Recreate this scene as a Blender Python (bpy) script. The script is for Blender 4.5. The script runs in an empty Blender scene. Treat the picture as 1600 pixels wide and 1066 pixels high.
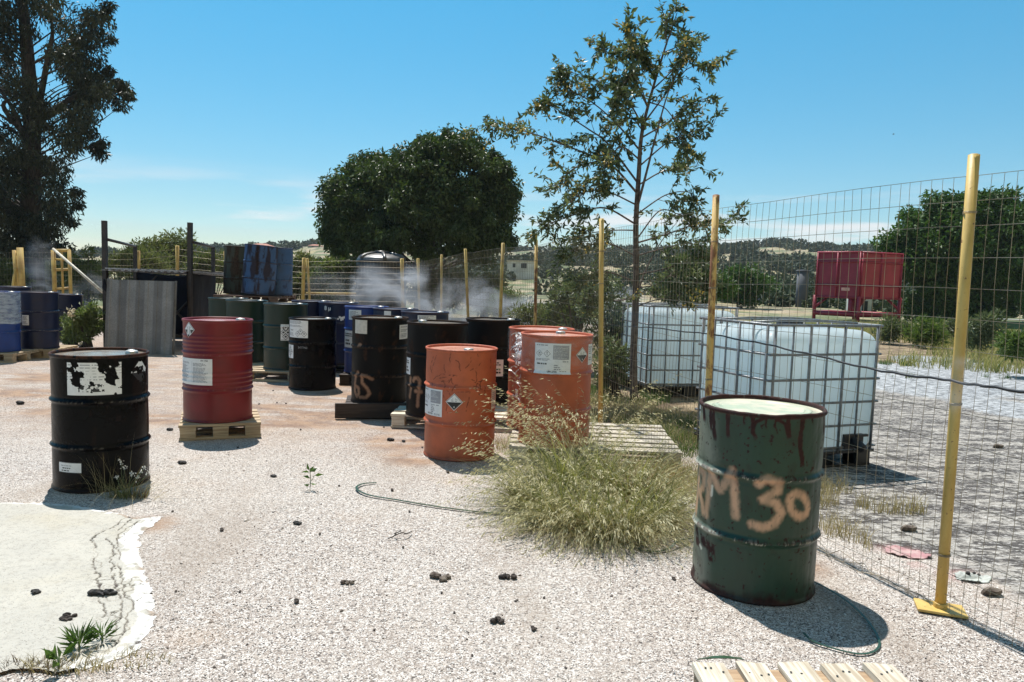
import bpy, bmesh, math, random
import numpy as np
from mathutils import Vector, Matrix
random.seed(7); RNG = np.random.default_rng(11)
C = bpy.context.scene
COL = C.collection
R = math.radians
# ------------------------------------------------------------------ camera, sky, sun, exposure
FPX, CAMH = 1155.0, 1.45              # focal length in photo pixels (1600 wide), eye height
PITCH, ROLL = R(4.8), R(1.8)
cam = bpy.data.cameras.new('camera'); camo = bpy.data.objects.new('camera', cam); COL.objects.link(camo)
cam.sensor_width = 36.0; cam.lens = 36.0 * FPX / 1600.0
cam.clip_start = 0.05; cam.clip_end = 6000
CM = Matrix.Rotation(math.pi/2 - PITCH, 3, 'X') @ Matrix.Rotation(ROLL, 3, 'Z')
camo.matrix_world = Matrix.Translation((0, 0, CAMH)) @ CM.to_4x4()
C.camera = camo
SUN = Vector((-0.17, 0.36, 0.88)).normalized()
w = bpy.data.worlds.new('World'); C.world = w; w.use_nodes = True
wt = w.node_tree; wt.nodes.clear()
wo = wt.nodes.new('ShaderNodeOutputWorld'); bg = wt.nodes.new('ShaderNodeBackground')
sky = wt.nodes.new('ShaderNodeTexSky'); sky.sky_type = 'NISHITA'; sky.sun_disc = False
sky.sun_elevation = math.asin(SUN.z); sky.sun_rotation = math.atan2(SUN.x, SUN.y)
sky.altitude = 200; sky.air_density = 0.9; sky.dust_density = 0.0; sky.ozone_density = 1.6
tc = wt.nodes.new('ShaderNodeTexCoord'); sep = wt.nodes.new('ShaderNodeSeparateXYZ')
mp = wt.nodes.new('ShaderNodeMapping'); mp.inputs['Scale'].default_value = (3.2, 3.2, 26)
ns = wt.nodes.new('ShaderNodeTexNoise'); ns.inputs['Scale'].default_value = 1.6; ns.inputs['Detail'].default_value = 6
cr = wt.nodes.new('ShaderNodeMapRange'); cr.interpolation_type = 'SMOOTHSTEP'
cr.inputs[1].default_value = 0.47; cr.inputs[2].default_value = 0.66
b1 = wt.nodes.new('ShaderNodeMapRange'); b1.interpolation_type = 'SMOOTHSTEP'
b1.inputs[1].default_value = 0.02; b1.inputs[2].default_value = 0.06
b2 = wt.nodes.new('ShaderNodeMapRange'); b2.interpolation_type = 'SMOOTHSTEP'
b2.inputs[1].default_value = 0.14; b2.inputs[2].default_value = 0.07
mm = wt.nodes.new('ShaderNodeMath'); mm.operation = 'MULTIPLY'
mm2 = wt.nodes.new('ShaderNodeMath'); mm2.operation = 'MULTIPLY'
mm3 = wt.nodes.new('ShaderNodeMath'); mm3.operation = 'MULTIPLY'; mm3.inputs[1].default_value = 0.75
mx = wt.nodes.new('ShaderNodeMixRGB'); mx.inputs[2].default_value = (6.6, 6.4, 6.2, 1)
L = wt.links.new
L(tc.outputs['Generated'], sep.inputs[0]); L(tc.outputs['Generated'], mp.inputs[0]); L(mp.outputs[0], ns.inputs['Vector'])
L(ns.outputs['Fac'], cr.inputs[0]); L(sep.outputs[2], b1.inputs[0]); L(sep.outputs[2], b2.inputs[0])
L(b1.outputs[0], mm.inputs[0]); L(b2.outputs[0], mm.inputs[1]); L(mm.outputs[0], mm2.inputs[0]); L(cr.outputs[0], mm2.inputs[1])
L(mm2.outputs[0], mm3.inputs[0]); L(mm3.outputs[0], mx.inputs[0]); L(sky.outputs[0], mx.inputs[1])
hsv = wt.nodes.new('ShaderNodeHueSaturation'); hsv.inputs['Hue'].default_value = 0.474; hsv.inputs['Saturation'].default_value = 1.38
gr_ = wt.nodes.new('ShaderNodeMapRange'); gr_.inputs[1].default_value = 0.; gr_.inputs[2].default_value = .42; gr_.inputs[3].default_value = .64; gr_.inputs[4].default_value = 1.02
mg = wt.nodes.new('ShaderNodeMixRGB'); mg.blend_type = 'MULTIPLY'; mg.inputs[0].default_value = 1.
L(sep.outputs[2], gr_.inputs[0]); L(sky.outputs[0], mg.inputs[1]); L(gr_.outputs[0], mg.inputs[2]); L(mg.outputs[0], mx.inputs[1])
L(mx.outputs[0], hsv.inputs['Color']); L(hsv.outputs[0], bg.inputs[0]); bg.inputs[1].default_value = 0.10; L(bg.outputs[0], wo.inputs[0])
sl = bpy.data.lights.new('sun', 'SUN'); sl.energy = 4.6; sl.angle = R(0.53); sl.color = (1.0, 0.955, 0.89)
so = bpy.data.objects.new('sun', sl); COL.objects.link(so); so.rotation_mode = 'QUATERNION'
so.rotation_quaternion = SUN.to_track_quat('Z', 'Y'); so.location = SUN * 50
C.view_settings.view_transform = 'Standard'; C.view_settings.look = 'None'
C.view_settings.exposure = 0.68; C.view_settings.gamma = 1.0
C.cycles.max_bounces = 8; C.cycles.transparent_max_bounces = 16; C.cycles.volume_bounces = 0

# ------------------------------------------------------------------ picture -> place helpers (used once, to survey the site)
def ray(px, py): return CM @ Vector(((px-800)/FPX, -(py-533)/FPX, -1.0))
def ground(px, py, h=0.0):
    d = ray(px, py); t = (h-CAMH)/d.z
    return Vector((d.x*t, d.y*t, h))
def at(px, py, Y):
    d = ray(px, py); t = Y/d.y
    return Vector((d.x*t, Y, CAMH + d.z*t))
def ss(a, b, x):
    t = np.clip((x-a)/(b-a), 0, 1); return t*t*(3-2*t)
def _h(ix, iy, s):
    n = np.sin(ix*127.1 + iy*311.7 + s*74.7)*43758.5453
    return n - np.floor(n)
def vnoise(x, y, s=0):
    x = np.asarray(x, float); y = np.asarray(y, float)
    ix = np.floor(x); iy = np.floor(y); fx = x-ix; fy = y-iy
    fx = fx*fx*(3-2*fx); fy = fy*fy*(3-2*fy)
    a = _h(ix, iy, s); b = _h(ix+1, iy, s); c = _h(ix, iy+1, s); d = _h(ix+1, iy+1, s)
    return (a*(1-fx)+b*fx)*(1-fy) + (c*(1-fx)+d*fx)*fy
def fbm(x, y, s=0, o=4):
    r = 0; a = .5; f = 1.0; n = 0
    for i in range(o):
        r = r + a*vnoise(np.asarray(x)*f, np.asarray(y)*f, s+i*3.3); n += a; a *= .5; f *= 2.03
    return r/n

# ------------------------------------------------------------------ materials
class NT:
    def __init__(s, name):
        s.m = bpy.data.materials.new(name); s.m.use_nodes = True; s.t = s.m.node_tree
        s.b = s.t.nodes['Principled BSDF']; s.out = s.t.nodes['Material Output']
    def n(s, typ, **kw):
        nd = s.t.nodes.new('ShaderNode'+typ)
        for k, v in kw.items():
            if hasattr(nd, k) and not k[0].isupper(): setattr(nd, k, v)
            else: nd.inputs[k.replace('_', ' ')].default_value = v
        return nd
    def l(s, a, b): s.t.links.new(a, b)
    def noise(s, scale, detail=4, rough=.55, stretch=None, coord='Object'):
        nz = s.n('TexNoise', Scale=scale, Detail=detail, Roughness=rough)
        t = s.n('TexCoord')
        if stretch:
            m = s.n('Mapping'); m.inputs['Scale'].default_value = stretch
            s.l(t.outputs[coord], m.inputs[0]); s.l(m.outputs[0], nz.inputs['Vector'])
        else: s.l(t.outputs[coord], nz.inputs['Vector'])
        return nz.outputs['Fac']
    def rng(s, val, a, b, c=0., d=1.):
        r = s.n('MapRange'); r.interpolation_type = 'SMOOTHSTEP'
        s.l(val, r.inputs[0])
        for i, v in enumerate((a, b, c, d)): r.inputs[i+1].default_value = v
        return r.outputs[0]
    def mix(s, fac, a, b, mode='MIX'):
        m = s.n('MixRGB', blend_type=mode)
        for i, v in enumerate((fac, a, b)):
            if isinstance(v, (int, float)): m.inputs[i].default_value = v
            elif isinstance(v, tuple): m.inputs[i].default_value = (*v, 1) if len(v) == 3 else v
            else: s.l(v, m.inputs[i])
        return m.outputs[0]
    def math(s, op, a, b=0.):
        m = s.n('Math', operation=op)
        for i, v in enumerate((a, b)):
            if isinstance(v, (int, float)): m.inputs[i].default_value = v
            else: s.l(v, m.inputs[i])
        return m.outputs[0]
    def attr(s, name): return s.n('Attribute', attribute_name=name).outputs['Fac']
    def col(s, c):
        if isinstance(c, tuple): s.b.inputs['Base Color'].default_value = (*c, 1)
        else: s.l(c, s.b.inputs['Base Color'])
    def rough(s, v):
        if isinstance(v, (int, float)): s.b.inputs['Roughness'].default_value = v
        else: s.l(v, s.b.inputs['Roughness'])
    def bump(s, h, strength=.3, dist=.01):
        b = s.n('Bump', Strength=strength, Distance=dist); s.l(h, b.inputs['Height']); s.l(b.outputs[0], s.b.inputs['Normal'])
def mat(name, c, rough=.6, metal=0., var=.25, scale=8, bump=0., c2=None, stretch=None, spec=None):
    t = NT(name); n = t.noise(scale, 5, stretch=stretch)
    d = c2 if c2 else tuple(x*(1-var) for x in c)
    u = c if c2 else tuple(min(1, x*(1+var*.6)) for x in c)
    t.col(t.mix(t.rng(n, .35, .65), d, u)); t.rough(rough); t.b.inputs['Metallic'].default_value = metal
    if spec is not None: t.b.inputs['Specular IOR Level'].default_value = spec
    if bump: t.bump(n, bump, .01)
    return t.m
def leaf_mat(name, c1, c2, trans=.35, rough=.4, tcol=None, spec=.28):
    t = NT(name); v = t.attr('var'); c = t.mix(v, c1, c2); t.col(c); t.rough(rough+.12); t.b.inputs['Specular IOR Level'].default_value = spec
    tr = t.n('BsdfTranslucent'); k = t.mix(1., c, tcol or (1.0, 1.15, .45), 'MULTIPLY'); t.l(k, tr.inputs[0])
    m = t.n('MixShader'); m.inputs[0].default_value = trans
    t.l(t.b.outputs[0], m.inputs[1]); t.l(tr.outputs[0], m.inputs[2]); t.l(m.outputs[0], t.out.inputs[0])
    return t.m
def wood_mat(name, c1, c2, bump=.25):
    t = NT(name)
    g = t.noise(1.0, 6, .6, (3, 55, 55)); p = t.noise(1.0, 3, .5, (1.2, 9, 9)); k = t.noise(14, 2)
    c = t.mix(t.rng(g, .38, .62), c1, c2); c = t.mix(t.math('MULTIPLY', t.rng(p, .5, .75), .5), c, tuple(x*.55 for x in c2))
    c = t.mix(t.rng(k, .70, .76), c, tuple(x*.3 for x in c2))
    t.col(c); t.rough(.8); t.bump(g, bump, .004); return t.m
def drum_mat(name, c, rough=.35, rust=(.085, .035, .02), spray=(.62, .36, .24), dust=.25, dustc=(.30, .25, .20), spec=.4):
    t = NT(name); t.b.inputs['Specular IOR Level'].default_value = spec
    a = t.noise(5, 5); b = t.noise(60, 3)
    base = t.mix(t.rng(a, .3, .7), tuple(x*.8 for x in c), tuple(min(1, x*1.12) for x in c))
    base = t.mix(t.math('MULTIPLY', t.rng(t.noise(3.2, 6, .62, (1, 1, .5)), .52, .78), dust), base, dustc)
    rs = t.attr('rust'); base2 = t.mix(t.attr('pale'), base, (.60, .58, .48))
    rc = t.mix(t.rng(t.noise(40, 4), .35, .65), tuple(x*.55 for x in rust), rust)
    base2 = t.mix(rs, base2, rc)
    base2 = t.mix(t.attr('paint'), base2, spray)
    t.col(base2)
    rr = t.math('ADD', t.math('MULTIPLY', rs, .45), t.rng(a, .3, .7, rough*.85, rough*1.25)); t.rough(rr)
    hh = t.math('ADD', t.math('MULTIPLY', b, .15), t.math('MULTIPLY', rs, t.noise(120, 3)))
    t.bump(hh, .25, .003); return t.m

# ------------------------------------------------------------------ mesh helpers
def link(name, me, parent=None):
    o = bpy.data.objects.new(name, me); COL.objects.link(o)
    if parent is not None: o.parent = parent
    return o
def thing(name, label, cat, loc=(0, 0, 0), rz=0., group=None):
    o = bpy.data.objects.new(name, None); COL.objects.link(o); o.empty_display_size = .1
    o.location = loc; o.rotation_euler = (0, 0, rz); o['label'] = label; o['category'] = cat
    if group: o['group'] = group
    return o
def tag(o, label, cat, group=None, kind=None):
    o['label'] = label; o['category'] = cat
    if group: o['group'] = group
    if kind: o['kind'] = kind
    return o
def struct(o): o['kind'] = 'structure'; return o
def copy_tree(o, parent=None):
    c = o.copy(); COL.objects.link(c)
    if parent is not None: c.parent = parent
    for ch in list(o.children): copy_tree(ch, c)
    return c
class MB:
    def __init__(s): s.v = []; s.f = []; s.mi = []; s.sm = []
    def add(s, vs, fs, mi=0, smooth=False):
        o = len(s.v); s.v += [tuple(x) for x in vs]
        for f in fs: s.f.append(tuple(i+o for i in f)); s.mi.append(mi); s.sm.append(smooth)
        return s
    def box(s, c, d, M=None, mi=0, jit=0.):
        vs = []
        for x in (-1, 1):
            for y in (-1, 1):
                for z in (-1, 1):
                    p = Vector((x*d[0]/2 + random.uniform(-jit, jit), y*d[1]/2 + random.uniform(-jit, jit), z*d[2]/2 + random.uniform(-jit, jit)))
                    p = p + Vector(c)
                    vs.append(M @ p if M else p)
        return s.add(vs, [(0, 1, 3, 2), (4, 6, 7, 5), (0, 4, 5, 1), (2, 3, 7, 6), (0, 2, 6, 4), (1, 5, 7, 3)], mi)
    def tube(s, pts, r, n=8, mi=0, cap=True, smooth=True):
        pts = [Vector(p) for p in pts]; m = len(pts); rs = r if isinstance(r, (list, tuple)) else [r]*m
        vs = []; up = None
        for i, p in enumerate(pts):
            t = (pts[min(i+1, m-1)] - pts[max(i-1, 0)])
            t = t.normalized() if t.length > 1e-9 else Vector((0, 0, 1))
            if up is None:
                up = Vector((0, 0, 1)) if abs(t.z) < .9 else Vector((1, 0, 0))
            a = t.cross(up)
            if a.length < 1e-6: up = Vector((0, 1, 0)) if abs(t.y) < .9 else Vector((1, 0, 0)); a = t.cross(up)
            a.normalize(); b = a.cross(t); up = b
            for k in range(n):
                q = 2*math.pi*k/n; vs.append(p + (a*math.cos(q) + b*math.sin(q))*rs[i])
        fs = [(i*n+k, i*n+(k+1) % n, (i+1)*n+(k+1) % n, (i+1)*n+k) for i in range(m-1) for k in range(n)]
        if cap: fs += [tuple(range(n))[::-1], tuple(range((m-1)*n, m*n))]
        return s.add(vs, fs, mi, smooth)
    def lathe(s, prof, n=48, mi=0, c=(0, 0, 0), smooth=True, a0=0., closed=True):
        vs = [(c[0]+r*math.sin(a0+2*math.pi*k/n), c[1]-r*math.cos(a0+2*math.pi*k/n), c[2]+z) for r, z in prof for k in range(n)]
        fs = [(i*n+k, i*n+(k+1) % n, (i+1)*n+(k+1) % n, (i+1)*n+k) for i in range(len(prof)-1) for k in range(n)]
        return s.add(vs, fs, mi, smooth)
    def disc(s, r, z, n=48, mi=0, c=(0, 0)):
        return s.add([(c[0]+r*math.sin(2*math.pi*k/n), c[1]-r*math.cos(2*math.pi*k/n), z) for k in range(n)], [tuple(range(n))], mi)
    def build(s, name, mats, parent=None, bevel=0.):
        me = bpy.data.meshes.new(name); me.from_pydata(s.v, [], s.f)
        for m in (mats if isinstance(mats, (list, tuple)) else [mats]): me.materials.append(m)
        me.polygons.foreach_set('material_index', s.mi); me.polygons.foreach_set('use_smooth', s.sm)
        me.update(); o = link(name, me, parent)
        if bevel:
            b = o.modifiers.new('bevel', 'BEVEL'); b.width = bevel; b.segments = 2; b.limit_method = 'ANGLE'
        return o
def mesh_np(name, V, F, mats, parent=None, smooth=False, attrs=None, mi=None):
    V = np.asarray(V, np.float32); F = np.asarray(F, np.int32)
    me = bpy.data.meshes.new(name)
    me.vertices.add(len(V)); me.vertices.foreach_set('co', V.ravel())
    k = F.shape[1]; me.loops.add(F.size); me.loops.foreach_set('vertex_index', F.ravel())
    me.polygons.add(len(F)); me.polygons.foreach_set('loop_start', np.arange(0, F.size, k, dtype=np.int32))
    me.polygons.foreach_set('loop_total', np.full(len(F), k, np.int32))
    me.polygons.foreach_set('use_smooth', np.full(len(F), smooth))
    for m in (mats if isinstance(mats, (list, tuple)) else [mats]): me.materials.append(m)
    if mi is not None: me.polygons.foreach_set('material_index', np.asarray(mi, np.int32))
    me.update(calc_edges=True)
    for n, a in (attrs or {}).items():
        at_ = me.attributes.new(n, 'FLOAT', 'POINT'); at_.data.foreach_set('value', np.asarray(a, np.float32).ravel())
    return link(name, me, parent)
def leaves_np(P, D, Ln, W, fold=.25, nrm=None):
    """one folded leaf (two triangles) per point: P base, D direction, Ln length, W width"""
    n = len(P); D = D/np.maximum(np.linalg.norm(D, axis=1, keepdims=True), 1e-6)
    r = RNG.normal(size=(n, 3)) if nrm is None else nrm
    A = np.cross(D, r); A /= np.maximum(np.linalg.norm(A, axis=1, keepdims=True), 1e-6); B = np.cross(A, D)
    Ln = Ln[:, None]; W = W[:, None]
    tip = P + D*Ln + B*Ln*-.12
    l = P + D*Ln*.45 + A*W*.5 + B*W*fold; q = P + D*Ln*.45 - A*W*.5 + B*W*fold
    V = np.stack([P, l, tip, q], 1).reshape(-1, 3); i = np.arange(n)[:, None]*4
    F = np.concatenate([i+np.array([[0, 1, 2]]), i+np.array([[0, 2, 3]])], 0)
    return V, F
def leaf_obj(name, P, D, Ln, W, m, parent, var=None, fold=.25, nrm=None):
    V, F = leaves_np(P, D, Ln, W, fold, nrm)
    v = RNG.random(len(P)) if var is None else var
    return mesh_np(name, V, F, m, parent, False, {'var': np.repeat(v, 4)})

# ------------------------------------------------------------------ shared materials
WOOD = wood_mat('pale_wood', (.50, .40, .27), (.33, .24, .15))
WOODW = wood_mat('bleached_wood', (.72, .66, .54), (.52, .44, .33))
WOODD = wood_mat('dark_wood', (.055, .04, .032), (.03, .022, .018))
BLACKP = mat('black_plastic', (.012, .012, .014), .45, scale=20)
GALV = mat('galvanised_steel', (.20, .21, .22), .45, .5, scale=25)
PAPER = mat('label_paper', (.74, .74, .74), .45, var=.05, scale=30)
PAPERP = mat('pink_label_paper', (.72, .58, .56), .5, var=.06, scale=30)
PAPERC = mat('cream_label_paper', (.60, .56, .48), .55, var=.12, scale=30)
INK = mat('black_ink', (.012, .012, .013), .5, var=.1)
INKG = mat('grey_ink', (.30, .30, .32), .5, var=.1)
def chipped_yellow():
    t = NT('yellow_paint'); n = t.noise(7, 6, .7, (1, 1, .35)); f = t.noise(38, 5, .7)
    c = t.mix(t.rng(n, .3, .7), (.47, .30, .075), (.62, .43, .13)); c = t.mix(t.rng(f, .63, .67), c, (.16, .07, .03)); c = t.mix(t.math('MULTIPLY', t.rng(n, .58, .74), .6), c, (.34, .21, .09))
    t.col(c); t.rough(.5); t.bump(f, .2, .003); return t.m
YELLOW = chipped_yellow()
def rusty_yellow():
    t = NT('rusty_yellow_paint'); n = t.noise(9, 6, .7, (1, 1, .5))
    c = t.mix(t.rng(n, .46, .58), (.62, .40, .13), (.22, .085, .03)); t.col(c); t.rough(.65); t.bump(n, .2, .004); return t.m
YRUST = rusty_yellow()
YDULL = mat('dull_yellow_paint', (.50, .36, .11), .6, scale=5, c2=(.36, .23, .08))
WIRE = mat('fence_wire', (.36, .31, .23), .5, .2, scale=3, c2=(.20, .165, .12))
STRAP = mat('green_strap', (.025, .06, .03), .35, scale=4)
BUNGM = mat('bung_metal', (.45, .43, .40), .4, .6, scale=30)
BARK = mat('bark', (.075, .06, .05), .9, scale=7, bump=.5, c2=(.035, .028, .024), stretch=(3, 3, .6))
BARKP = mat('pale_bark', (.17, .14, .12), .85, scale=6, bump=.4, c2=(.07, .055, .048), stretch=(3, 3, .6))

# ------------------------------------------------------------------ ground
def gravel_mat():
    t = NT('exposed_aggregate')
    co = t.n('TexCoord').outputs['Object']
    def vor(scale, feat='F1'):
        v = t.n('TexVoronoi', Scale=scale, feature=feat); t.l(co, v.inputs['Vector']); return v
    v1 = vor(185); v2 = vor(88); v3 = vor(380)
    def ramp(src, stops):
        r = t.n('ValToRGB'); r.color_ramp.interpolation = 'CONSTANT'
        e = r.color_ramp.elements
        while len(e) < len(stops): e.new(.5)
        for q, (p, c) in zip(e, stops): q.position = p; q.color = (*c, 1)
        t.l(src, r.inputs[0]); return r.outputs[0]
    s1 = t.n('SeparateColor'); t.l(v1.outputs['Color'], s1.inputs[0])
    s2 = t.n('SeparateColor'); t.l(v2.outputs['Color'], s2.inputs[0])
    st = [(0, (.018, .017, .017)), (.13, (.10, .085, .078)), (.20, (.31, .258, .225)), (.34, (.52, .455, .405)), (.56, (.645, .585, .535)), (.80, (.83, .80, .76))]
    c1 = ramp(s1.outputs[0], st); c2 = ramp(s2.outputs[1], [(0, (.10, .085, .075)), (.06, (.38, .32, .275)), (.4, (.54, .475, .42)), (.75, (.75, .71, .665))])
    c = t.mix(t.math('MULTIPLY', t.rng(s2.outputs[2], .6, .7), .8), c1, c2)
    gap = t.rng(v1.outputs['Distance'], .45, .75)
    c = t.mix(t.math('MULTIPLY', gap, .60), c, (.15, .12, .105))
    # wide tone: pinkish / bleached / dirty
    c = t.mix(t.rng(t.noise(.55, 5), .35, .7, 0, .22), c, (.66, .62, .565))
    c = t.mix(t.rng(t.noise(.9, 6, .65, (1.6, .5, 1)), .48, .66, 0, .46), c, (.33, .27, .22))
    c = t.mix(t.rng(t.noise(11, 5, .7), .60, .72, 0, .45), c, (.30, .25, .21))
    dn = t.noise(2.2, 6, .65, (.6, 1.5, 1))
    dm = t.math('MULTIPLY', t.attr('dirt'), t.rng(dn, .30, .54))
    dc = t.mix(t.rng(t.noise(5, 4), .4, .62), (.36, .22, .13), (.22, .13, .085))
    c = t.mix(t.math('MULTIPLY', dm, .80), c, dc)
    c = t.mix(t.rng(t.noise(1.3, 5, .6), .56, .74, 0, .30), c, (.50, .36, .25))
    # outside the fence: grey cracked crust with white bleached patches
    g1 = t.noise(2.6, 9, .78, (.7, 2.4, 1)); g2 = t.noise(15, 6, .72, (.8, 1.3, 1))
    go = t.mix(t.rng(g1, .47, .53), (.10, .092, .088), (.40, .375, .34))
    go = t.mix(t.math('MULTIPLY', t.rng(g2, .50, .56), .8), go, (.055, .048, .044))
    go = t.mix(t.math('MULTIPLY', t.rng(t.noise(24, 5, .7, (.7, 1.4, 1)), .54, .60), .75), go, (.60, .58, .55))
    go = t.mix(t.math('MULTIPLY', t.rng(t.noise(70, 3), .58, .64), .7), go, (.03, .027, .025))
    wm = t.rng(t.math('ADD', t.attr('white'), t.math('MULTIPLY', t.math('SUBTRACT', g2, .5), 1.3)), .25, .5)
    go = t.mix(wm, go, t.mix(t.rng(t.noise(14, 6, .72, (.5, 1.6, 1)), .46, .54), (.13, .135, .14), (.50, .52, .54)))
    om = t.rng(t.math('ADD', t.attr('outer'), t.math('MULTIPLY', t.math('SUBTRACT', t.noise(3, 6, .7), .5), 1.1)), .38, .62)
    c = t.mix(om, c, go)
    soil = t.mix(t.rng(t.noise(3, 6, .7), .4, .65), (.14, .10, .065), (.36, .28, .18))
    sm_ = t.rng(t.math('ADD', t.attr('soil'), t.math('MULTIPLY', t.math('SUBTRACT', t.noise(4, 6, .7), .5), 1.2)), .4, .62)
    c = t.mix(sm_, c, soil)
    rs = t.math('MULTIPLY', t.attr('red'), t.rng(t.noise(6, 5, .7), .40, .50)); c = t.mix(t.math('MULTIPLY', rs, .3), c, (.45, .17, .16))
    t.col(c); t.rough(.9); t.b.inputs['Specular IOR Level'].default_value = .25
    h = t.math('ADD', t.math('MULTIPLY', v1.outputs['Distance'], -1.0), t.math('MULTIPLY', v3.outputs['Distance'], -.35))
    h = t.math('ADD', h, t.math('MULTIPLY', g2, 1.5))
    t.bump(h, .9, .006); return t.m
GRAVEL = gravel_mat()
# fence line on the ground (survey of the post feet)
def dep(px, py, Y): p = at(px, py, Y); return Vector((p.x, Y, 0))
FP = [Vector((3.05, .3, 0)), dep(1467, 975, 3.27), dep(1109, 620, 4.95), dep(941, 675, 7.1), dep(838, 440, 10.9), dep(785, 440, 12.8),
      dep(729, 440, 15.2), dep(691, 440, 18.6), dep(657, 440, 21.5)]
def fence_x(y):
    ys = [p.y for p in FP]; xs = [p.x for p in FP]
    return np.interp(y, ys, xs)
def bl(P, pts, rad):
    """soft spots on the ground at surveyed points"""
    m = np.zeros(len(P))
    for (px, py), r, s in pts:
        g = ground(px, py); d = np.hypot(P[:, 0]-g.x, (P[:, 1]-g.y)*s)/r
        m = np.maximum(m, 1-ss(.3, 1.2, d))
    return m
def make_yard():
    xs = np.linspace(-17, 17, 500); t = np.linspace(0, 1, 420); ys = .4 + 25*(t**1.5)
    X, Y = np.meshgrid(xs, ys); Z = .010*(fbm(X*.6, Y*.6, 3)-.5) + .006*(fbm(X*3, Y*3, 9)-.5)
    P = np.stack([X, Y, Z], -1).reshape(-1, 3)
    side = P[:, 0]-fence_x(P[:, 1])
    outer = ss(.05, 1.1, side + .5*(fbm(P[:, 0]*1.5, P[:, 1]*1.5, 5)-.5))
    white = bl(P, [((1480, 590), 1.6, .55), ((1420, 600), 1.2, .6), ((1560, 580), 1.8, .5), ((1590, 640), .8, .7)], 0)
    pxx = 800+FPX*P[:, 0]/P[:, 1]; y0 = np.interp(pxx, [1130, 1330], [6.0, 14.0])
    soil = ss(.0, .5, side+.25)*ss(0, 1., P[:, 1]-y0)*(1-ss(.3, .6, white))
    soil = np.maximum(soil*.85, (1-ss(.1, .5, np.abs(side)))*.55*ss(3.6, 5, P[:, 1]))
    soil = np.maximum(soil, ss(16.5, 20, P[:, 1])*.9)
    dirt = bl(P, [((60, 615), 1.0, 2), ((120, 645), .9, 2.2), ((240, 655), 1.0, 2.5), ((440, 660), 1.0, 2.2), ((520, 645), 1.2, 1.8), ((470, 600), 1.3, 1.6), ((430, 640), 1.0, 1.8), ((560, 655), .8, 2),
              ((600, 660), .9, 1.5), ((640, 690), .6, 1.2), ((540, 620), 1.0, 1.5), ((60, 590), 1.2, 2), ((300, 575), 1.5, 2.5), ((1230, 880), .25, 1), ((650, 715), .35, 1), ((230, 820), .2, 1)], 0)
    dirt = np.maximum(dirt, .55*ss(5.2, 7.5, P[:, 1]))
    red = bl(P, [((1405, 862), .16, 1.2), ((1500, 900), .14, 1.2), ((1420, 880), .1, 1)], 0)
    nx, ny = 500, 420
    i = (np.arange(ny-1)[:, None]*nx + np.arange(nx-1)[None]).ravel()
    F = np.stack([i, i+1, i+nx+1, i+nx], 1)
    o = mesh_np('yard', P, F, GRAVEL, None, True, {'dirt': dirt, 'outer': outer, 'white': white, 'soil': soil, 'red': red})
    struct(o)
make_yard()

SKYL = [(-1500, 402), (0, 402), (150, 398), (300, 393), (385, 391), (450, 389), (500, 384), (560, 392), (650, 396), (750, 398), (830, 393), (900, 394), (1000, 396), (1100, 397), (1150, 391), (1200, 388), (1290, 393), (1330, 394), (1370, 396), (1450, 404), (1600, 406), (3000, 400)]
RIDGE = 330.
def terr_h(X, Y):
    X = np.asarray(X, float); Y = np.asarray(Y, float)
    dep_ = np.maximum(Y, 1e-3); px = 800 + FPX*X/dep_
    sk = np.interp(px, [a for a, b in SKYL], [b for a, b in SKYL]); hor = 436 + .0314*(px-800)
    H = CAMH + (hor-sk)/FPX*RIDGE*.97
    r = np.hypot(X, Y)
    f = ss(48, RIDGE, dep_)**1.15
    z = H*f + 2.6*(fbm(X*.02, Y*.02, 4)-.5)*ss(60, 160, r)*(1-.8*ss(220, 320, r))
    tr = np.floor(z/1.6)*1.6 + 1.6*ss(.55, 1., (z/1.6) % 1.0)         # farm terraces
    z = z + (tr-z)*.6*ss(70, 110, r)
    z = np.where(Y > 5, z, ss(60, 300, r)*8.)
    far = ss(RIDGE, RIDGE+150, r)
    z = z*(1-far) + far*(H*.8 + 4*(fbm(X*.006, Y*.006, 8)-.5))
    z = z + .25*(fbm(X*.25, Y*.25, 2)-.5)*ss(27, 45, r)
    return z - .06*(1-ss(24, 40, r))
def terrain_mat():
    t = NT('hill_soil')
    a = t.noise(.05, 6, .6); b = t.noise(.6, 6, .65); g = t.noise(4, 5, .7)
    soil = t.mix(t.rng(b, .35, .65), (.20, .155, .10), (.34, .28, .19))
    dry = t.mix(t.rng(g, .4, .6), (.20, .17, .08), (.34, .28, .15))
    gr = t.mix(t.rng(g, .35, .65), (.05, .075, .028), (.13, .15, .06))
    c = t.mix(t.rng(t.noise(.25, 5, .6), .45, .6), soil, dry)
    c = t.mix(t.rng(t.noise(.11, 6, .65), .47, .57), c, gr)
    t.col(c); t.rough(.95); t.bump(g, .4, .05); return t.m
def make_terrain():
    na = 900; az = np.linspace(-math.pi, math.pi, na+1)[:-1]
    r = np.concatenate([[.01, 4, 8, 12, 16, 20], np.geomspace(22, 330, 120), np.geomspace(340, 2600, 22)]); nr = len(r)
    A, Rr = np.meshgrid(az, r); X = Rr*np.sin(A); Y = Rr*np.cos(A); Z = terr_h(X, Y)
    P = np.stack([X, Y, Z], -1).reshape(-1, 3)
    i = (np.arange(nr-1)[:, None]*na); k = np.arange(na)[None]; k2 = (k+1) % na
    F = np.stack([(i+k).ravel(), (i+k2).ravel(), (i+na+k2).ravel(), (i+na+k).ravel()], 1)[:, ::-1]
    struct(mesh_np('ground', P, F, terrain_mat(), None, True))
make_terrain()
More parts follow.
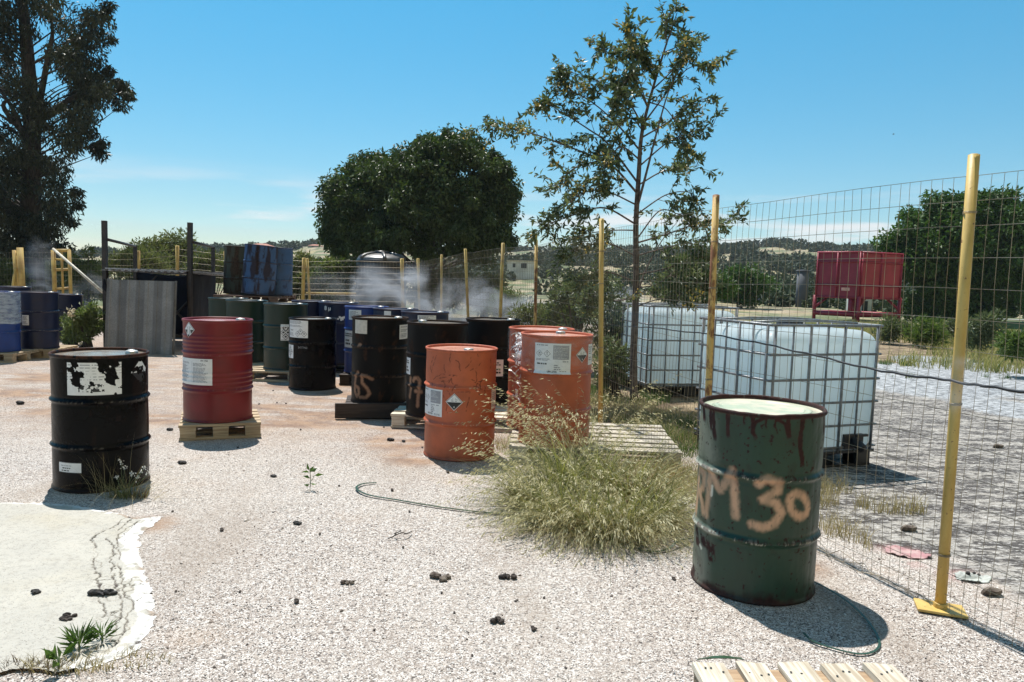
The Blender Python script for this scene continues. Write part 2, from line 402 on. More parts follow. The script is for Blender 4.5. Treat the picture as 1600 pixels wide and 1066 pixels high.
def far_mountain():
    # a blue ridge far behind the hills
    px = np.linspace(1150, 1600, 90); n = len(px); Yd = 2300.
    top = np.interp(px, [1150, 1250, 1300, 1340, 1375, 1420, 1600], [402, 398, 390, 383, 380, 390, 400]) + 2*fbm(px*.05, px*0, 3)
    V = []
    for j, (k, dy) in enumerate(((0, -260), (1, 0), (0, 300))):
        for x, tt in zip(px, top):
            p = at(x, tt, Yd); V.append((p.x, Yd+dy, p.z if k else -2))
    F = [(j*n+i, j*n+i+1, (j+1)*n+i+1, (j+1)*n+i) for j in range(2) for i in range(n-1)]
    struct(mesh_np('mountain', np.array(V), np.array(F), mat('mountain_scrub', (.10, .12, .09), .95, scale=.02), None, True))
far_mountain()

def make_slab():
    px = [(-60, 789), (0, 789), (60, 787), (120, 792), (175, 803), (215, 812), (252, 808), (236, 822), (210, 838), (212, 862), (220, 890), (230, 920), (238, 950), (234, 985), (212, 1012), (180, 1030), (130, 1048), (90, 1058), (60, 1052), (20, 1052), (-60, 1075)]
    out = np.array([[*ground(*p)[:2]] for p in px])
    lo = out.min(0); hi = out.max(0); nx, ny = 680, 560
    X, Y = np.meshgrid(np.linspace(lo[0]-.02, hi[0]+.02, nx), np.linspace(lo[1]-.02, hi[1]+.02, ny)); P = np.stack([X.ravel(), Y.ravel()], 1)
    def inside(P):
        c = np.zeros(len(P), bool); n = len(out)
        for i in range(n):
            a, b = out[i], out[(i+1) % n]
            k = ((a[1] > P[:, 1]) != (b[1] > P[:, 1])) & (P[:, 0] < (b[0]-a[0])*(P[:, 1]-a[1])/(b[1]-a[1]+1e-12)+a[0]); c ^= k
        return c
    def dist(P, ring):
        d = np.full(len(P), 9.)
        for a, b in zip(ring[:-1], ring[1:]):
            ab = b-a; t = np.clip(((P-a)@ab)/max(ab@ab, 1e-9), 0, 1); d = np.minimum(d, np.linalg.norm(P-(a+t[:, None]*ab), axis=1))
        return d
    wob = .05*(fbm(P[:, 0]*9, P[:, 1]*9, 3)-.5) + .03*(fbm(P[:, 0]*30, P[:, 1]*30, 5)-.5)
    de = dist(P, out[:-4]); sd = np.where(inside(P), de, -de) + wob
    ring = out[6:-4]; dr = dist(P, ring); dtop = dist(P, out[:5])
    brk = fbm(P[:, 0]*14, P[:, 1]*14, 8)
    band = (1-ss(.050, .075, dr+wob*1.4))*ss(.36, .46, brk+.06)
    band = np.maximum(band, (1-ss(.035, .055, dtop+wob*1.3))*ss(.38, .48, brk+.06))
    # cracks that follow the edge
    crack = np.zeros(len(P))
    for off, s in ((.075, 1), (.125, 2), (.19, 3)):
        k = np.abs(dr + .09*(fbm(P[:, 0]*6, P[:, 1]*6, s)-.5) + .03*(fbm(P[:, 0]*40, P[:, 1]*40, s)-.5) - off)
        crack = np.maximum(crack, (1-ss(.0015, .0045, k))*ss(.40, .5, fbm(P[:, 0]*8, P[:, 1]*8, s+20)+.05))
    k2 = np.abs(fbm(P[:, 0]*7, P[:, 1]*7, 31)-.5); crack = np.maximum(crack, (1-ss(.003, .011, k2))*(1-ss(.10, .26, dr)))
    Z = .012*ss(0, .03, sd) + .0025*fbm(P[:, 0]*20, P[:, 1]*20, 6) - .010*crack*ss(.0, .02, sd)
    i = (np.arange(ny-1)[:, None]*nx + np.arange(nx-1)[None]).ravel(); F = np.stack([i, i+1, i+nx+1, i+nx], 1)
    keep = (sd[F] > -.012).all(1); F = F[keep]
    u = np.unique(F); rem = np.full(len(P), -1); rem[u] = np.arange(len(u))
    t = NT('slab_concrete'); a = t.noise(3, 6, .6); b = t.noise(45, 4, .6); s = t.noise(160, 2)
    c = t.mix(t.rng(a, .35, .7), (.385, .368, .325), (.43, .408, .355)); c = t.mix(t.rng(t.noise(1.6, 5), .5, .7, 0, .6), c, (.385, .345, .26))
    c = t.mix(t.math('MULTIPLY', t.rng(b, .48, .66), .5), c, (.27, .255, .225)); c = t.mix(t.math('MULTIPLY', t.rng(t.noise(9, 6, .7), .55, .7), .45), c, (.26, .23, .185)); c = t.mix(t.rng(s, .63, .68), c, (.12, .105, .09))
    c = t.mix(t.attr('band'), c, (.58, .57, .55)); c = t.mix(t.attr('edge'), c, (.30, .24, .19))
    c = t.mix(t.attr('crack'), c, (.05, .04, .035)); t.col(c); t.rough(.85); t.bump(t.math('ADD', b, s), .5, .004)
    zg = .010*(fbm(P[:, 0]*.6, P[:, 1]*.6, 3)-.5) + .006*(fbm(P[:, 0]*3, P[:, 1]*3, 9)-.5)
    edge = (1-ss(.0, .02, sd))*(1-band)
    struct(mesh_np('concrete_slab', np.stack([P[u, 0], P[u, 1], Z[u]+zg[u]+.001], 1), rem[F], t.m, None, True, {'band': band[u], 'crack': crack[u], 'edge': edge[u]}))
make_slab()

# ------------------------------------------------------------------ drums
RB, HD = .286, .885
def prof_plain(hoops=(.29, .585), amp=.013):
    zs = np.concatenate([[.022], np.arange(.03, .855, .0045), [.858]])
    r = np.full(len(zs), RB)
    for h in hoops: r = r + amp*np.exp(-((zs-h)/.0115)**2) - .002*np.exp(-((np.abs(zs-h)-.024)/.010)**2)
    return zs, r
def prof_ribbed():
    zs, r = prof_plain((.275, .60), .011)
    for h in (.35, .39, .43, .31, .64, .675, .71, .745): r = r + .0065*np.exp(-((zs-h)/.009)**2)
    return zs, r
LIDPALE = mat('sunlit_lid_paint', (.55, .52, .47), .4, scale=4, c2=(.42, .38, .33))
def build_drum(root, m, masks=None, ribbed=False, n=200, dent=.0028, lidm=None, seed=0, rimj=.0, bungs=((.17, .6), (-.17, .45)), rimm=None):
    zs, r = prof_ribbed() if ribbed else prof_plain(); CUR['p'] = (zs, r)
    th = np.linspace(-math.pi, math.pi, n+1)[:-1]
    T, Z = np.meshgrid(th, zs); Rr = np.repeat(r[:, None], n, 1)
    # bottom and top chimes added as profile rows
    bot = [(.270, .006), (.284, .0), (.2925, .003), (.2935, .011), (.288, .018)]
    top = [(.2875, .862), (.2935, .868), (.2955, .875), (.2930, .882), (.2870, .885), (.2805, .881), (.2790, .872), (.277, .864)]
    rows_r = [np.full(n, a) for a, b in bot] + list(Rr) + [np.full(n, a) for a, b in top]
    rows_z = [np.full(n, b) for a, b in bot] + list(Z) + [np.full(n, b) for a, b in top]
    RR = np.array(rows_r); ZZ = np.array(rows_z); TT = np.repeat(th[None], len(RR), 0)
    RR = RR + dent*2*(fbm(np.sin(TT)*2.2+5, ZZ*5+np.cos(TT)*2, seed)-.5)*ss(0.02, .1, ZZ)*(1-ss(.8, .865, ZZ)) + rimj*(fbm(np.sin(TT)*3+3, np.cos(TT)*3, seed+5)-.5)
    ZZ = ZZ + rimj*1.4*(fbm(np.sin(TT)*2+7, np.cos(TT)*2+2, seed+9)-.5)*ss(.84, .87, ZZ)
    P = np.stack([RR*np.sin(TT), -RR*np.cos(TT), ZZ], -1).reshape(-1, 3)
    k = len(RR); i = (np.arange(k-1)[:, None]*n); q = np.arange(n)[None]; q2 = (q+1) % n
    F = np.stack([(i+q).ravel(), (i+q2).ravel(), (i+n+q2).ravel(), (i+n+q).ravel()], 1)
    U = (RB*TT).ravel(); V = ZZ.ravel(); at_ = {x: np.zeros(len(P)) for x in ('rust', 'paint', 'pale')}
    if masks: at_.update(masks(U, V, TT.ravel()))
    for x in at_: at_[x] = np.clip(at_[x], 0, 1)
    body = mesh_np('body', P, F, m, root, True, at_)
    b = MB(); b.disc(.271, .006, 64); base = b.build('drum_base', m, root)
    l = MB(); l.lathe([(.001, .8705), (.06, .8705), (.13, .869), (.19, .867), (.215, .870), (.225, .8695), (.235, .864), (.262, .863), (.278, .8645)], 64)
    lid = l.build('lid', lidm or m, root)
    for r_, a in bungs:
        bb = MB(); x, y = .19*math.sin(a*3), .19*math.cos(a*3)*(.9)
        bb.lathe([(.040 if r_ > 0 else .024, .868), (.040 if r_ > 0 else .024, .884), (.034 if r_ > 0 else .02, .890), (.012, .890), (.001, .888)], 20, 0, (x, y, 0))
        bb.build('bung', BUNGM, lid)
    return body
def place(px, yb, h0=0., back=0.):
    g = ground(px, yb, h0); d = Vector((g.x, g.y, 0)).normalized(); c = g + d*(RB+back)
    return c, -math.atan2(c.x, c.y)
def rowplace(px, Y, h0=0.):
    p = at(px, 500, Y); return Vector((p.x, Y, h0)), -math.atan2(p.x, Y)
# --- labels wrapped round a drum: u = arc length from the camera-facing line, v = height
CUR = {'p': prof_plain()}
def cylp(u, v, off, rad=RB):
    zs, rs = CUR['p']; a = u/rad; q = float(np.interp(v, zs, rs))+off
    return (q*math.sin(a), -q*math.cos(a), v)
class Wrap:
    def __init__(s): s.b = MB()
    def rect(s, u0, v0, u1, v1, off, mi, nu=None):
        nu = nu or max(2, int(abs(u1-u0)/.012)); nv = max(1, int(abs(v1-v0)/.006)); nv = nv if nv > 2 else 1
        vs = []; fs = []
        for i in range(nu+1):
            u = u0+(u1-u0)*i/nu; vs += [cylp(u, v0+(v1-v0)*j/nv, off) for j in range(nv+1)]
        for i in range(nu):
            for j in range(nv): k = i*(nv+1)+j; fs.append((k, k+nv+1, k+nv+2, k+1))
        s.b.add(vs, fs, mi, True)
    def diamond(s, u, v, h, off, mi, part=0, n=10):
        vs = []; fs = []
        for i in range(2*n+1):
            x = -h + h*i/n; y = h-abs(x)
            lo, hi = (-y, y) if part == 0 else ((-y, 0) if part < 0 else (0, y))
            vs += [cylp(u+x, v+lo, off), cylp(u+x, v+hi, off)]
        for i in range(2*n): fs.append((2*i, 2*i+2, 2*i+3, 2*i+1))
        s.b.add(vs, fs, mi, True)
    def text(s, txt, u, v, size, off, mi, bold=False, rot=0.):
        cu = bpy.data.curves.new('txt', 'FONT'); cu.body = txt; cu.size = size; cu.resolution_u = 2; cu.align_x = 'CENTER'; cu.align_y = 'CENTER'
        if bold: cu.offset = size*.025
        o = bpy.data.objects.new('txt', cu); COL.objects.link(o); bpy.context.view_layer.update()
        me = o.to_mesh(); vs = []
        for q in me.vertices:
            x, y = q.co.x, q.co.y
            x, y = x*math.cos(rot)-y*math.sin(rot), x*math.sin(rot)+y*math.cos(rot); vs.append(cylp(u+x, v+y, off))
        s.b.add(vs, [tuple(p.vertices) for p in me.polygons], mi)
        o.to_mesh_clear(); bpy.data.objects.remove(o); bpy.data.curves.remove(cu)
    def lines(s, u0, v0, u1, v1, n, off, mi, fill=.6, frac=.95):
        dv = (v1-v0)/n
        for i in range(n):
            if random.random() < .08: continue
            e = u0+(u1-u0)*random.uniform(.55, frac); y = v0+dv*(i+.25); u = u0
            while u < e:
                wd = min(random.uniform(.008, .03), e-u); s.rect(u, y, u+wd, y+dv*fill, off, mi, 2); u += wd+.005
    def hazard(s, u, v, h, off=.0022):
        s.diamond(u, v, h*1.08, off, 0); s.diamond(u, v, h*1.0, off+.0006, 1); s.diamond(u, v, h*.93, off+.0012, 0)
        s.diamond(u, v-h*.02, h*.90, off+.0018, 1, -1)
        for a, b, c, d in ((-.42, .22, -.12, .30), (.10, .26, .42, .34), (-.36, .06, -.06, .14), (.08, .06, .36, .14), (-.2, .38, -.14, .5), (.16, .42, .22, .54)):
            s.rect(u+a*h, v+b*h, u+c*h, v+d*h, off+.0018, 2, 2)
        s.text('8', u, v-h*.62, h*.30, off+.0026, 0, True)
    def done(s, root, name='label', paper=None, label=None):
        o = s.b.build(name, [paper or PAPER, INK, INKG], root)
        if label: o['label'] = label
        return o
def uv(s0, t0): return RB*math.asin(max(-.999, min(.999, s0))), .865*(1-t0)+.01
def paper_label(root, s0, s1, t0, t1, style='text', un=None, paper=None, off=.0022, label=None):
    u0, v1 = uv(s0, t0); u1, v0 = uv(s1, t1); W_ = u1-u0; H_ = v1-v0
    x = Wrap(); x.rect(u0, v0, u1, v1, off, 0); o2 = off+.0008
    A = lambda a: u0+W_*a
    B = lambda b: v0+H_*b
    if style == 'two':
        x.lines(A(.05), B(.10), A(.46), B(.86), 22, o2, 2); x.lines(A(.54), B(.10), A(.95), B(.84), 22, o2, 2)
        x.rect(A(.5), B(.08), A(.503), B(.9), o2, 2); x.lines(A(.05), B(.89), A(.5), B(.97), 1, o2, 1)
        if un: x.text(un, A(.82), B(.93), H_*.075, o2, 1, True)
    elif style == 'orange':
        x.rect(A(.52), B(.48), A(.95), B(.94), o2, 2); x.lines(A(.54), B(.5), A(.93), B(.92), 9, o2+.0006, 0, .25)
        for a in (.14, .36):
            x.diamond(A(a), B(.66), H_*.115, o2, 1); x.diamond(A(a), B(.66), H_*.10, o2+.0006, 0)
        x.text('!', A(.36), B(.66), H_*.15, o2+.0012, 1, True); x.rect(A(.11), B(.62), A(.18), B(.64), o2+.0012, 1); x.rect(A(.12), B(.67), A(.17), B(.70), o2+.0012, 1)
        x.lines(A(.08), B(.28), A(.42), B(.36), 1, o2, 1); x.lines(A(.05), B(.42), A(.46), B(.5), 2, o2, 2); x.lines(A(.55), B(.12), A(.74), B(.44), 5, o2, 2)
        x.lines(A(.78), B(.38), A(.95), B(.44), 1, o2, 2)
        x.lines(A(.05), B(.9), A(.4), B(.96), 1, o2, 2)
        if un: x.text(un, A(.5), B(.075), H_*.085, o2, 1, True)
        x.lines(A(.70), B(.03), A(.97), B(.11), 2, o2, 2)
    elif style == 'ghs':
        x.lines(A(.05), B(.60), A(.95), B(.95), 6, o2, 2)
        x.text(un or '', A(.22), B(.42), H_*.12, o2, 1, True)
        for a, b in ((.55, .22), (.70, .36), (.85, .22)):
            x.diamond(A(a), B(b), H_*.17, o2, 1); x.diamond(A(a), B(b), H_*.145, o2+.0006, 0); x.rect(A(a)-H_*.05, B(b)-H_*.03, A(a)+H_*.05, B(b)+H_*.06, o2+.0012, 2, 2)
        x.lines(A(.05), B(.08), A(.4), B(.3), 3, o2, 2)
    elif style == 'ghs4':
        for a, b in ((.5, .78), (.28, .5), (.72, .5), (.5, .24)):
            x.diamond(A(a), B(b), H_*.2, o2, 1); x.diamond(A(a), B(b), H_*.165, o2+.0006, 0); x.rect(A(a)-H_*.06, B(b)-H_*.05, A(a)+H_*.06, B(b)+H_*.06, o2+.0012, 1, 2)
        x.lines(A(.05), B(.01), A(.95), B(.08), 1, o2, 2)
    elif style == 'bold':
        x.lines(A(.1), B(.62), A(.9), B(.86), 2, o2, 1); x.lines(A(.2), B(.12), A(.9), B(.5), 2, o2, 1)
    elif style == 'text':
        x.lines(A(.08), B(.1), A(.92), B(.9), 8, o2, 2)
    elif style == 'name':
        x.rect(A(.0), B(.0), A(1), B(.06), o2, 1); x.rect(A(.0), B(.94), A(1), B(1), o2, 1); x.lines(A(.12), B(.60), A(.9), B(.84), 2, o2, 2); x.lines(A(.2), B(.34), A(.85), B(.52), 1, o2, 1); x.lines(A(.15), B(.12), A(.75), B(.28), 1, o2, 1)
    return x.done(root, 'label', paper, label)
def peeled(root, u0, v0, u1, v1, thr, seed, shape='rect', nu=90, nv=70, label=None, un=None):
    us = np.linspace(u0, u1, nu); vs = np.linspace(v0, v1, nv); U, V = np.meshgrid(us, vs); a = (U-u0)/(u1-u0); b = (V-v0)/(v1-v0)
    P = np.array([cylp(x, y, .0022) for x, y in zip(U.ravel(), V.ravel())])
    nz = fbm(a*9+seed+b*2, b*5, seed, 5)
    hole = (nz + .26*np.exp(-((a-.13-.08*(1-b))/.06)**2)*ss(.1, .4, b) + .26*np.exp(-((a-.82)/.10)**2)*ss(.2, .6, b) + .12*np.exp(-((a-.62)/.05)**2)*ss(.35, .8, b) - .1*ss(.6, 0, b)*(a > .25) - .15*np.exp(-((a-.4)/.15)**2)*ss(.4, .8, b)) > thr
    if shape == 'diamond':
        hole = ((np.abs(a-.5)+np.abs(b-.5)) > .5) | (fbm(a*8+seed, b*8, seed, 4) > thr)
    inkm = (fbm(a*26, b*14, seed+9, 3) > .55) & (b > .10) & (b < .34) & (a > .2) & (a < .68)
    ln = (np.sin(b*70) > .75) & (fbm(a*30, b*4, seed+4, 2) > .5) & (b > .4)
    i = (np.arange(nv-1)[:, None]*nu + np.arange(nu-1)[None]).ravel(); F = np.stack([i, i+1, i+nu+1, i+nu], 1)
    keep = ~hole.ravel()[F].any(1); F = F[keep]
    mi = np.where(inkm.ravel()[F[:, 0]], 1, np.where(ln.ravel()[F[:, 0]], 2, 0))
    if shape == 'diamond': mi = np.where((b.ravel()[F[:, 0]] < .45), 1, 0)
    o = mesh_np('label', P, F, [PAPER, INK, INKG], root, True, None, mi); o['label'] = label or 'torn white label'
    return o
def strokes(U, V, lines, rad, soft=.6, seed=0):
    m = np.zeros(len(U))
    for pl in lines:
        for (a, b), (c, d) in zip(pl[:-1], pl[1:]):
            ab = np.array((c-a, d-b)); t = np.clip(((U-a)*ab[0]+(V-b)*ab[1])/max(ab@ab, 1e-9), 0, 1)
            dd = np.hypot(U-(a+t*ab[0]), V-(b+t*ab[1])) + rad*.35*(vnoise(U*90, V*90, seed)-.5)
            m = np.maximum(m, 1-ss(rad*(1-soft*.8), rad*(1+soft), dd))
    return m
def std_masks(seed, rust=.4, rim=.5, low=.3, chips=.3, spray=None, spray_r=.016, extra=None):
    def f(U, V, T):
        cx, sx = np.cos(T)*2+9, np.sin(T)*2+5
        n1 = fbm(sx*3+seed, V*9+cx*2, seed, 5); n2 = fbm(sx*14+seed, V*50+cx*8, seed+3, 3)
        ru = ss(.62, .72, n1)*rust
        ru = np.maximum(ru, ss(.86, .872, V)*ss(.35, .6, n2+.1)*rim); ru = np.maximum(ru, (1-ss(.01, .05, V+.05*(n1-.5)))*low)
        for h in (.29, .585): ru = np.maximum(ru, np.exp(-((V-h)/.012)**2)*ss(.45, .6, n2)*rust*1.2)
        pa = np.zeros(len(U))
        for h in (.29, .585): pa = np.maximum(pa, np.exp(-((V-h)/.006)**2)*ss(.64, .70, n2)*chips)
        out = {'rust': ru, 'pale': pa}
        if spray is not None: out['paint'] = strokes(U, V, spray, spray_r*.9, .85)*ss(.12, .5, n2+.12)*(.72+.28*ss(.35, .6, n1))
        if extra: extra(out, U, V, n1, n2)
        return out
    return f
BLACK = drum_mat('black_drum_paint', (.0028, .0028, .0032), .26, dust=.0, spec=.10)
BLACK2 = drum_mat('worn_black_drum_paint', (.0065, .0058, .0056), .45, rust=(.055, .028, .017), spray=(.34, .19, .115), dust=.25, dustc=(.024, .018, .015), spec=.12)
RED = drum_mat('dark_red_drum_paint', (.165, .0095, .0115), .36, dust=.10, dustc=(.16, .04, .035))
ORANGE = drum_mat('orange_drum_paint', (.46, .108, .045), .42, rust=(.07, .025, .016), dust=.25, dustc=(.36, .14, .095))
GREEN = drum_mat('olive_green_drum_paint', (.016, .046, .027), .38, rust=(.040, .0095, .007), spray=(.58, .34, .21), dust=.30, dustc=(.06, .105, .075))
DGREEN = drum_mat('dark_green_drum_paint', (.004, .019, .012), .32, dust=.04, dustc=(.04, .06, .05))
NAVY = drum_mat('navy_drum_paint', (.004, .009, .040), .36, dust=.10, dustc=(.03, .04, .07))
BLUE = drum_mat('bright_blue_drum_paint', (.010, .040, .20), .38, dust=.05, dustc=(.05, .1, .2))
RBLUE = drum_mat('rusty_blue_drum_paint', (.032, .080, .19), .5, rust=(.030, .015, .012), dust=.35, dustc=(.09, .09, .10))
LGREEN = mat('pale_green_lid_paint', (.36, .42, .30), .4, scale=7, c2=(.58, .52, .40))
LBLACK = mat('glare_pale_black_lid', (.30, .25, .20), .2, spec=.9, scale=5, c2=(.16, .13, .105))  # far paler than the black body: sun glare put into the lid colour
LORANGE = mat('pale_orange_lid', (.66, .36, .26), .2, spec=.9, scale=5, c2=(.55, .24, .16))  # lid tone paler than the orange body
LGREEN.node_tree.nodes['Principled BSDF']; _b = LGREEN.node_tree.nodes.new('ShaderNodeBump'); _n = LGREEN.node_tree.nodes.new('ShaderNodeTexNoise'); _n.inputs['Scale'].default_value = 3.2; _n.inputs['Detail'].default_value = 1; _b.inputs['Strength'].default_value = .9; _b.inputs['Distance'].default_value = .03
LGREEN.node_tree.links.new(_n.outputs['Fac'], _b.inputs['Height']); LGREEN.node_tree.links.new(_b.outputs[0], LGREEN.node_tree.nodes['Principled BSDF'].inputs['Normal'])
LRED = mat('pale_red_lid', (.40, .14, .12), .2, spec=.9, scale=5, c2=(.30, .05, .045))  # lid tone paler than the red body
LBLUE = mat('pale_blue_lid', (.16, .19, .26), .2, spec=.9, scale=5, c2=(.08, .10, .16))  # lid tone paler than the blue and green bodies
def new_drum(label, px, yb, m, h0=0., pos=None, **kw):
    c, a = pos if pos else place(px, yb, h0)
    root = thing('oil_drum', label, 'drum', c, a); build_drum(root, m, **kw); return root

# 1 big black drum, front left
d = new_drum('black oil drum with a torn white label, in the left foreground among weeds', 160, 770, BLACK, masks=std_masks(2, .10, .8, .2, .15), lidm=LBLACK, n=260, seed=2)
u0, v1 = uv(-.64, .04); u1, v0 = uv(.41, .28); peeled(d, u0, v0, u1, v1, .655, 4)
peeled(d, .286*math.asin(.80)-.085, .68, .286*math.asin(.80)+.085, .85, .55, 12, 'diamond', 50, 50, label='torn hazard diamond')
paper_label(d, -.83, -.40, .78, .86, 'name', label='small white name plate label')
# 2 red ribbed drum on pallet (pallet built below)
RPAL = ground(342, 690); 
d_red = new_drum('dark red ribbed oil drum standing alone on a small pale wooden pallet', 341, 662, RED, h0=.135, ribbed=True, masks=std_masks(5, .05, .1, .15, .1), lidm=LRED, n=240, seed=3)
x = Wrap(); x.hazard(RB*math.asin(-.80), .80, .062); x.done(d_red, 'hazard_label')
paper_label(d_red, -.995, -.16, .37, .63, 'two', 'UN 1760')
# 3 small black drum, mid left
d = new_drum('glossy black oil drum on bare ground between the red and the 65 drum', 488, 611, BLACK, masks=std_masks(7, .12, .2, .1, .1), lidm=LBLACK, n=160, seed=4)
paper_label(d, -.96, -.20, .01, .26, 'ghs', 'UN 8'); paper_label(d, -.995, -.80, .37, .56, 'ghs4')
x = Wrap(); x.text('E4TTN2', RB*math.asin(-.42), .53, .035, .002, 2); x.done(d, 'chalk_marking')
# 4 drum 65
def px65(X, Y): # crop pixels of the lettering -> arc, height
    cx, hw = 470., 305.; s = (X-cx)/hw; yb = 500+52*math.sqrt(max(0, 1-s*s)); yt = yb-880
    return RB*math.asin(max(-.99, min(.99, s))), .875*(yb-Y)/880
sp = [[px65(*p) for p in q] for q in ([(238, 212), (215, 260), (208, 330), (210, 410), (232, 460), (252, 430), (248, 375), (215, 350)], [(395, 285), (330, 255), (285, 245), (285, 320), (345, 385), (370, 435), (330, 475), (265, 470)])]
d = new_drum('worn black drum sprayed with the number 65, on a dark plank pallet', 592, 633, BLACK2, h0=.13, masks=std_masks(9, .75, .8, .5, .3, sp + [[(-.235, .60), (-.215, .605)]], .017), lidm=LBLACK, n=260, seed=5)
paper_label(d, -.87, -.45, .02, .18, 'blank', paper=PAPERC); paper_label(d, .68, .985, .07, .24, 'text')
D65 = d.location.copy()
# 5 drum 7
s7 = [[(-.245, .34), (-.232, .365), (-.19, .37), (-.165, .345), (-.17, .28), (-.18, .2), (-.185, .11)], [(-.215, .245), (-.15, .245)], [(-.292, .36), (-.30, .30)], [(-.285, .26), (-.30, .18)]]
d = new_drum('worn black drum sprayed with a crossed 7, behind the front orange drum', 681, 655, BLACK2, h0=.14, masks=std_masks(13, .55, .5, .4, .2, s7, .017), lidm=LBLACK, n=240, seed=6, bungs=((.17, -.3),))
paper_label(d, -.995, -.86, .38, .56, 'bold'); D7 = d.location.copy()
# 6 black drum behind orange
d = new_drum('black drum with a pink label, half hidden between the two orange drums', 0, 0, BLACK2, pos=rowplace(771, 7.85, .14), masks=std_masks(17, .3, .4, .2, .2), lidm=LBLACK, n=160, seed=7)
paper_label(d, .06, .40, .46, .66, 'bold', paper=PAPERP); D6 = d.location.copy()
# 7 front orange
def scratch(out, U, V, n1, n2):
    r = np.random.default_rng(5); ls = []
    for k in range(26):
        u = r.uniform(-.27, .27); v = r.uniform(.52, .85); a = r.uniform(0, 6.28); pl = [(u, v)]
        for j in range(r.integers(3, 7)):
            a += r.normal()*.55; u += .022*math.cos(a); v += .026*math.sin(a); pl.append((u, v))
        ls.append(pl)
    ls.append([(-.03, .555), (.07, .558)]); ls.append([(-.28, .70), (-.25, .76), (-.22, .83)])
    m = strokes(U, V, ls, .0028, .6)*ss(.3, .5, n2)
    out['rust'] = np.maximum(out['rust'], m*.9)
d = new_drum('orange drum with scratched paint standing on gravel in front of the crossed 7 drum', 717, 722, ORANGE, masks=std_masks(21, .06, .25, .35, .5, extra=scratch), lidm=LORANGE, n=320, seed=8, bungs=((.17, .95),))
paper_label(d, -.992, -.50, .36, .61, 'orange', 'UN 2735'); x = Wrap(); x.hazard(RB*math.asin(-.17), .475, .064); x.done(d, 'hazard_label')
paper_label(d, .86, .995, .37, .55, 'text', paper=PAPERP)
# 8, 9 wrapped orange pair
d_o2 = new_drum('orange drum with a big white label, wrapped in film behind the tall grass', 864, 701, ORANGE, h0=.14, masks=std_masks(25, .06, .2, .2, .4), lidm=LORANGE, n=260, seed=9, bungs=((.17, .05),))
paper_label(d_o2, -.58, .39, .06, .335, 'orange', 'UN 2735'); x = Wrap(); x.hazard(RB*math.asin(.70), .735, .058); x.done(d_o2, 'hazard_label')
paper_label(d_o2, .87, .99, .07, .26, 'text')
O2 = d_o2.location.copy()
o3p = O2 + Vector((-.10, .62, 0))
d_o3 = new_drum('orange drum mostly hidden behind the film wrapped labelled orange drum', 0, 0, ORANGE, pos=(o3p, -math.atan2(o3p.x, o3p.y)), masks=std_masks(29, .06, .2, .2, .4), lidm=LORANGE, n=140, seed=10)
# 10 big green RM 30
def gpx(X, Y):
    cx = 385-58*(Y-60)/940; s = max(-.985, min(.985, (X-cx)/289)); c = math.sqrt(1-s*s)
    yt = 103+22*s+45*c; yb = 918+32*s+100*c
    return RB*math.asin(s), .88*(1-(Y-yt)/(yb-yt))
gl = [[(92, 395), (80, 500), (70, 600)], [(92, 395), (118, 425), (112, 485), (88, 512)], [(92, 512), (104, 560), (110, 605)],
      [(150, 420), (138, 520), (125, 612)], [(150, 420), (172, 455), (195, 495)], [(195, 495), (225, 455), (250, 408)], [(250, 408), (258, 500), (262, 612)],
      [(368, 462), (400, 440), (452, 452), (448, 490), (385, 532)], [(385, 532), (440, 545), (462, 590), (432, 640), (385, 660), (338, 648)]]
th = np.linspace(0, 2*math.pi, 17); gl.append([(540+40*math.cos(a)*1.0 + 8*math.sin(a), 555+52*math.sin(a)) for a in th])
gs = [[gpx(*p) for p in q] for q in gl]
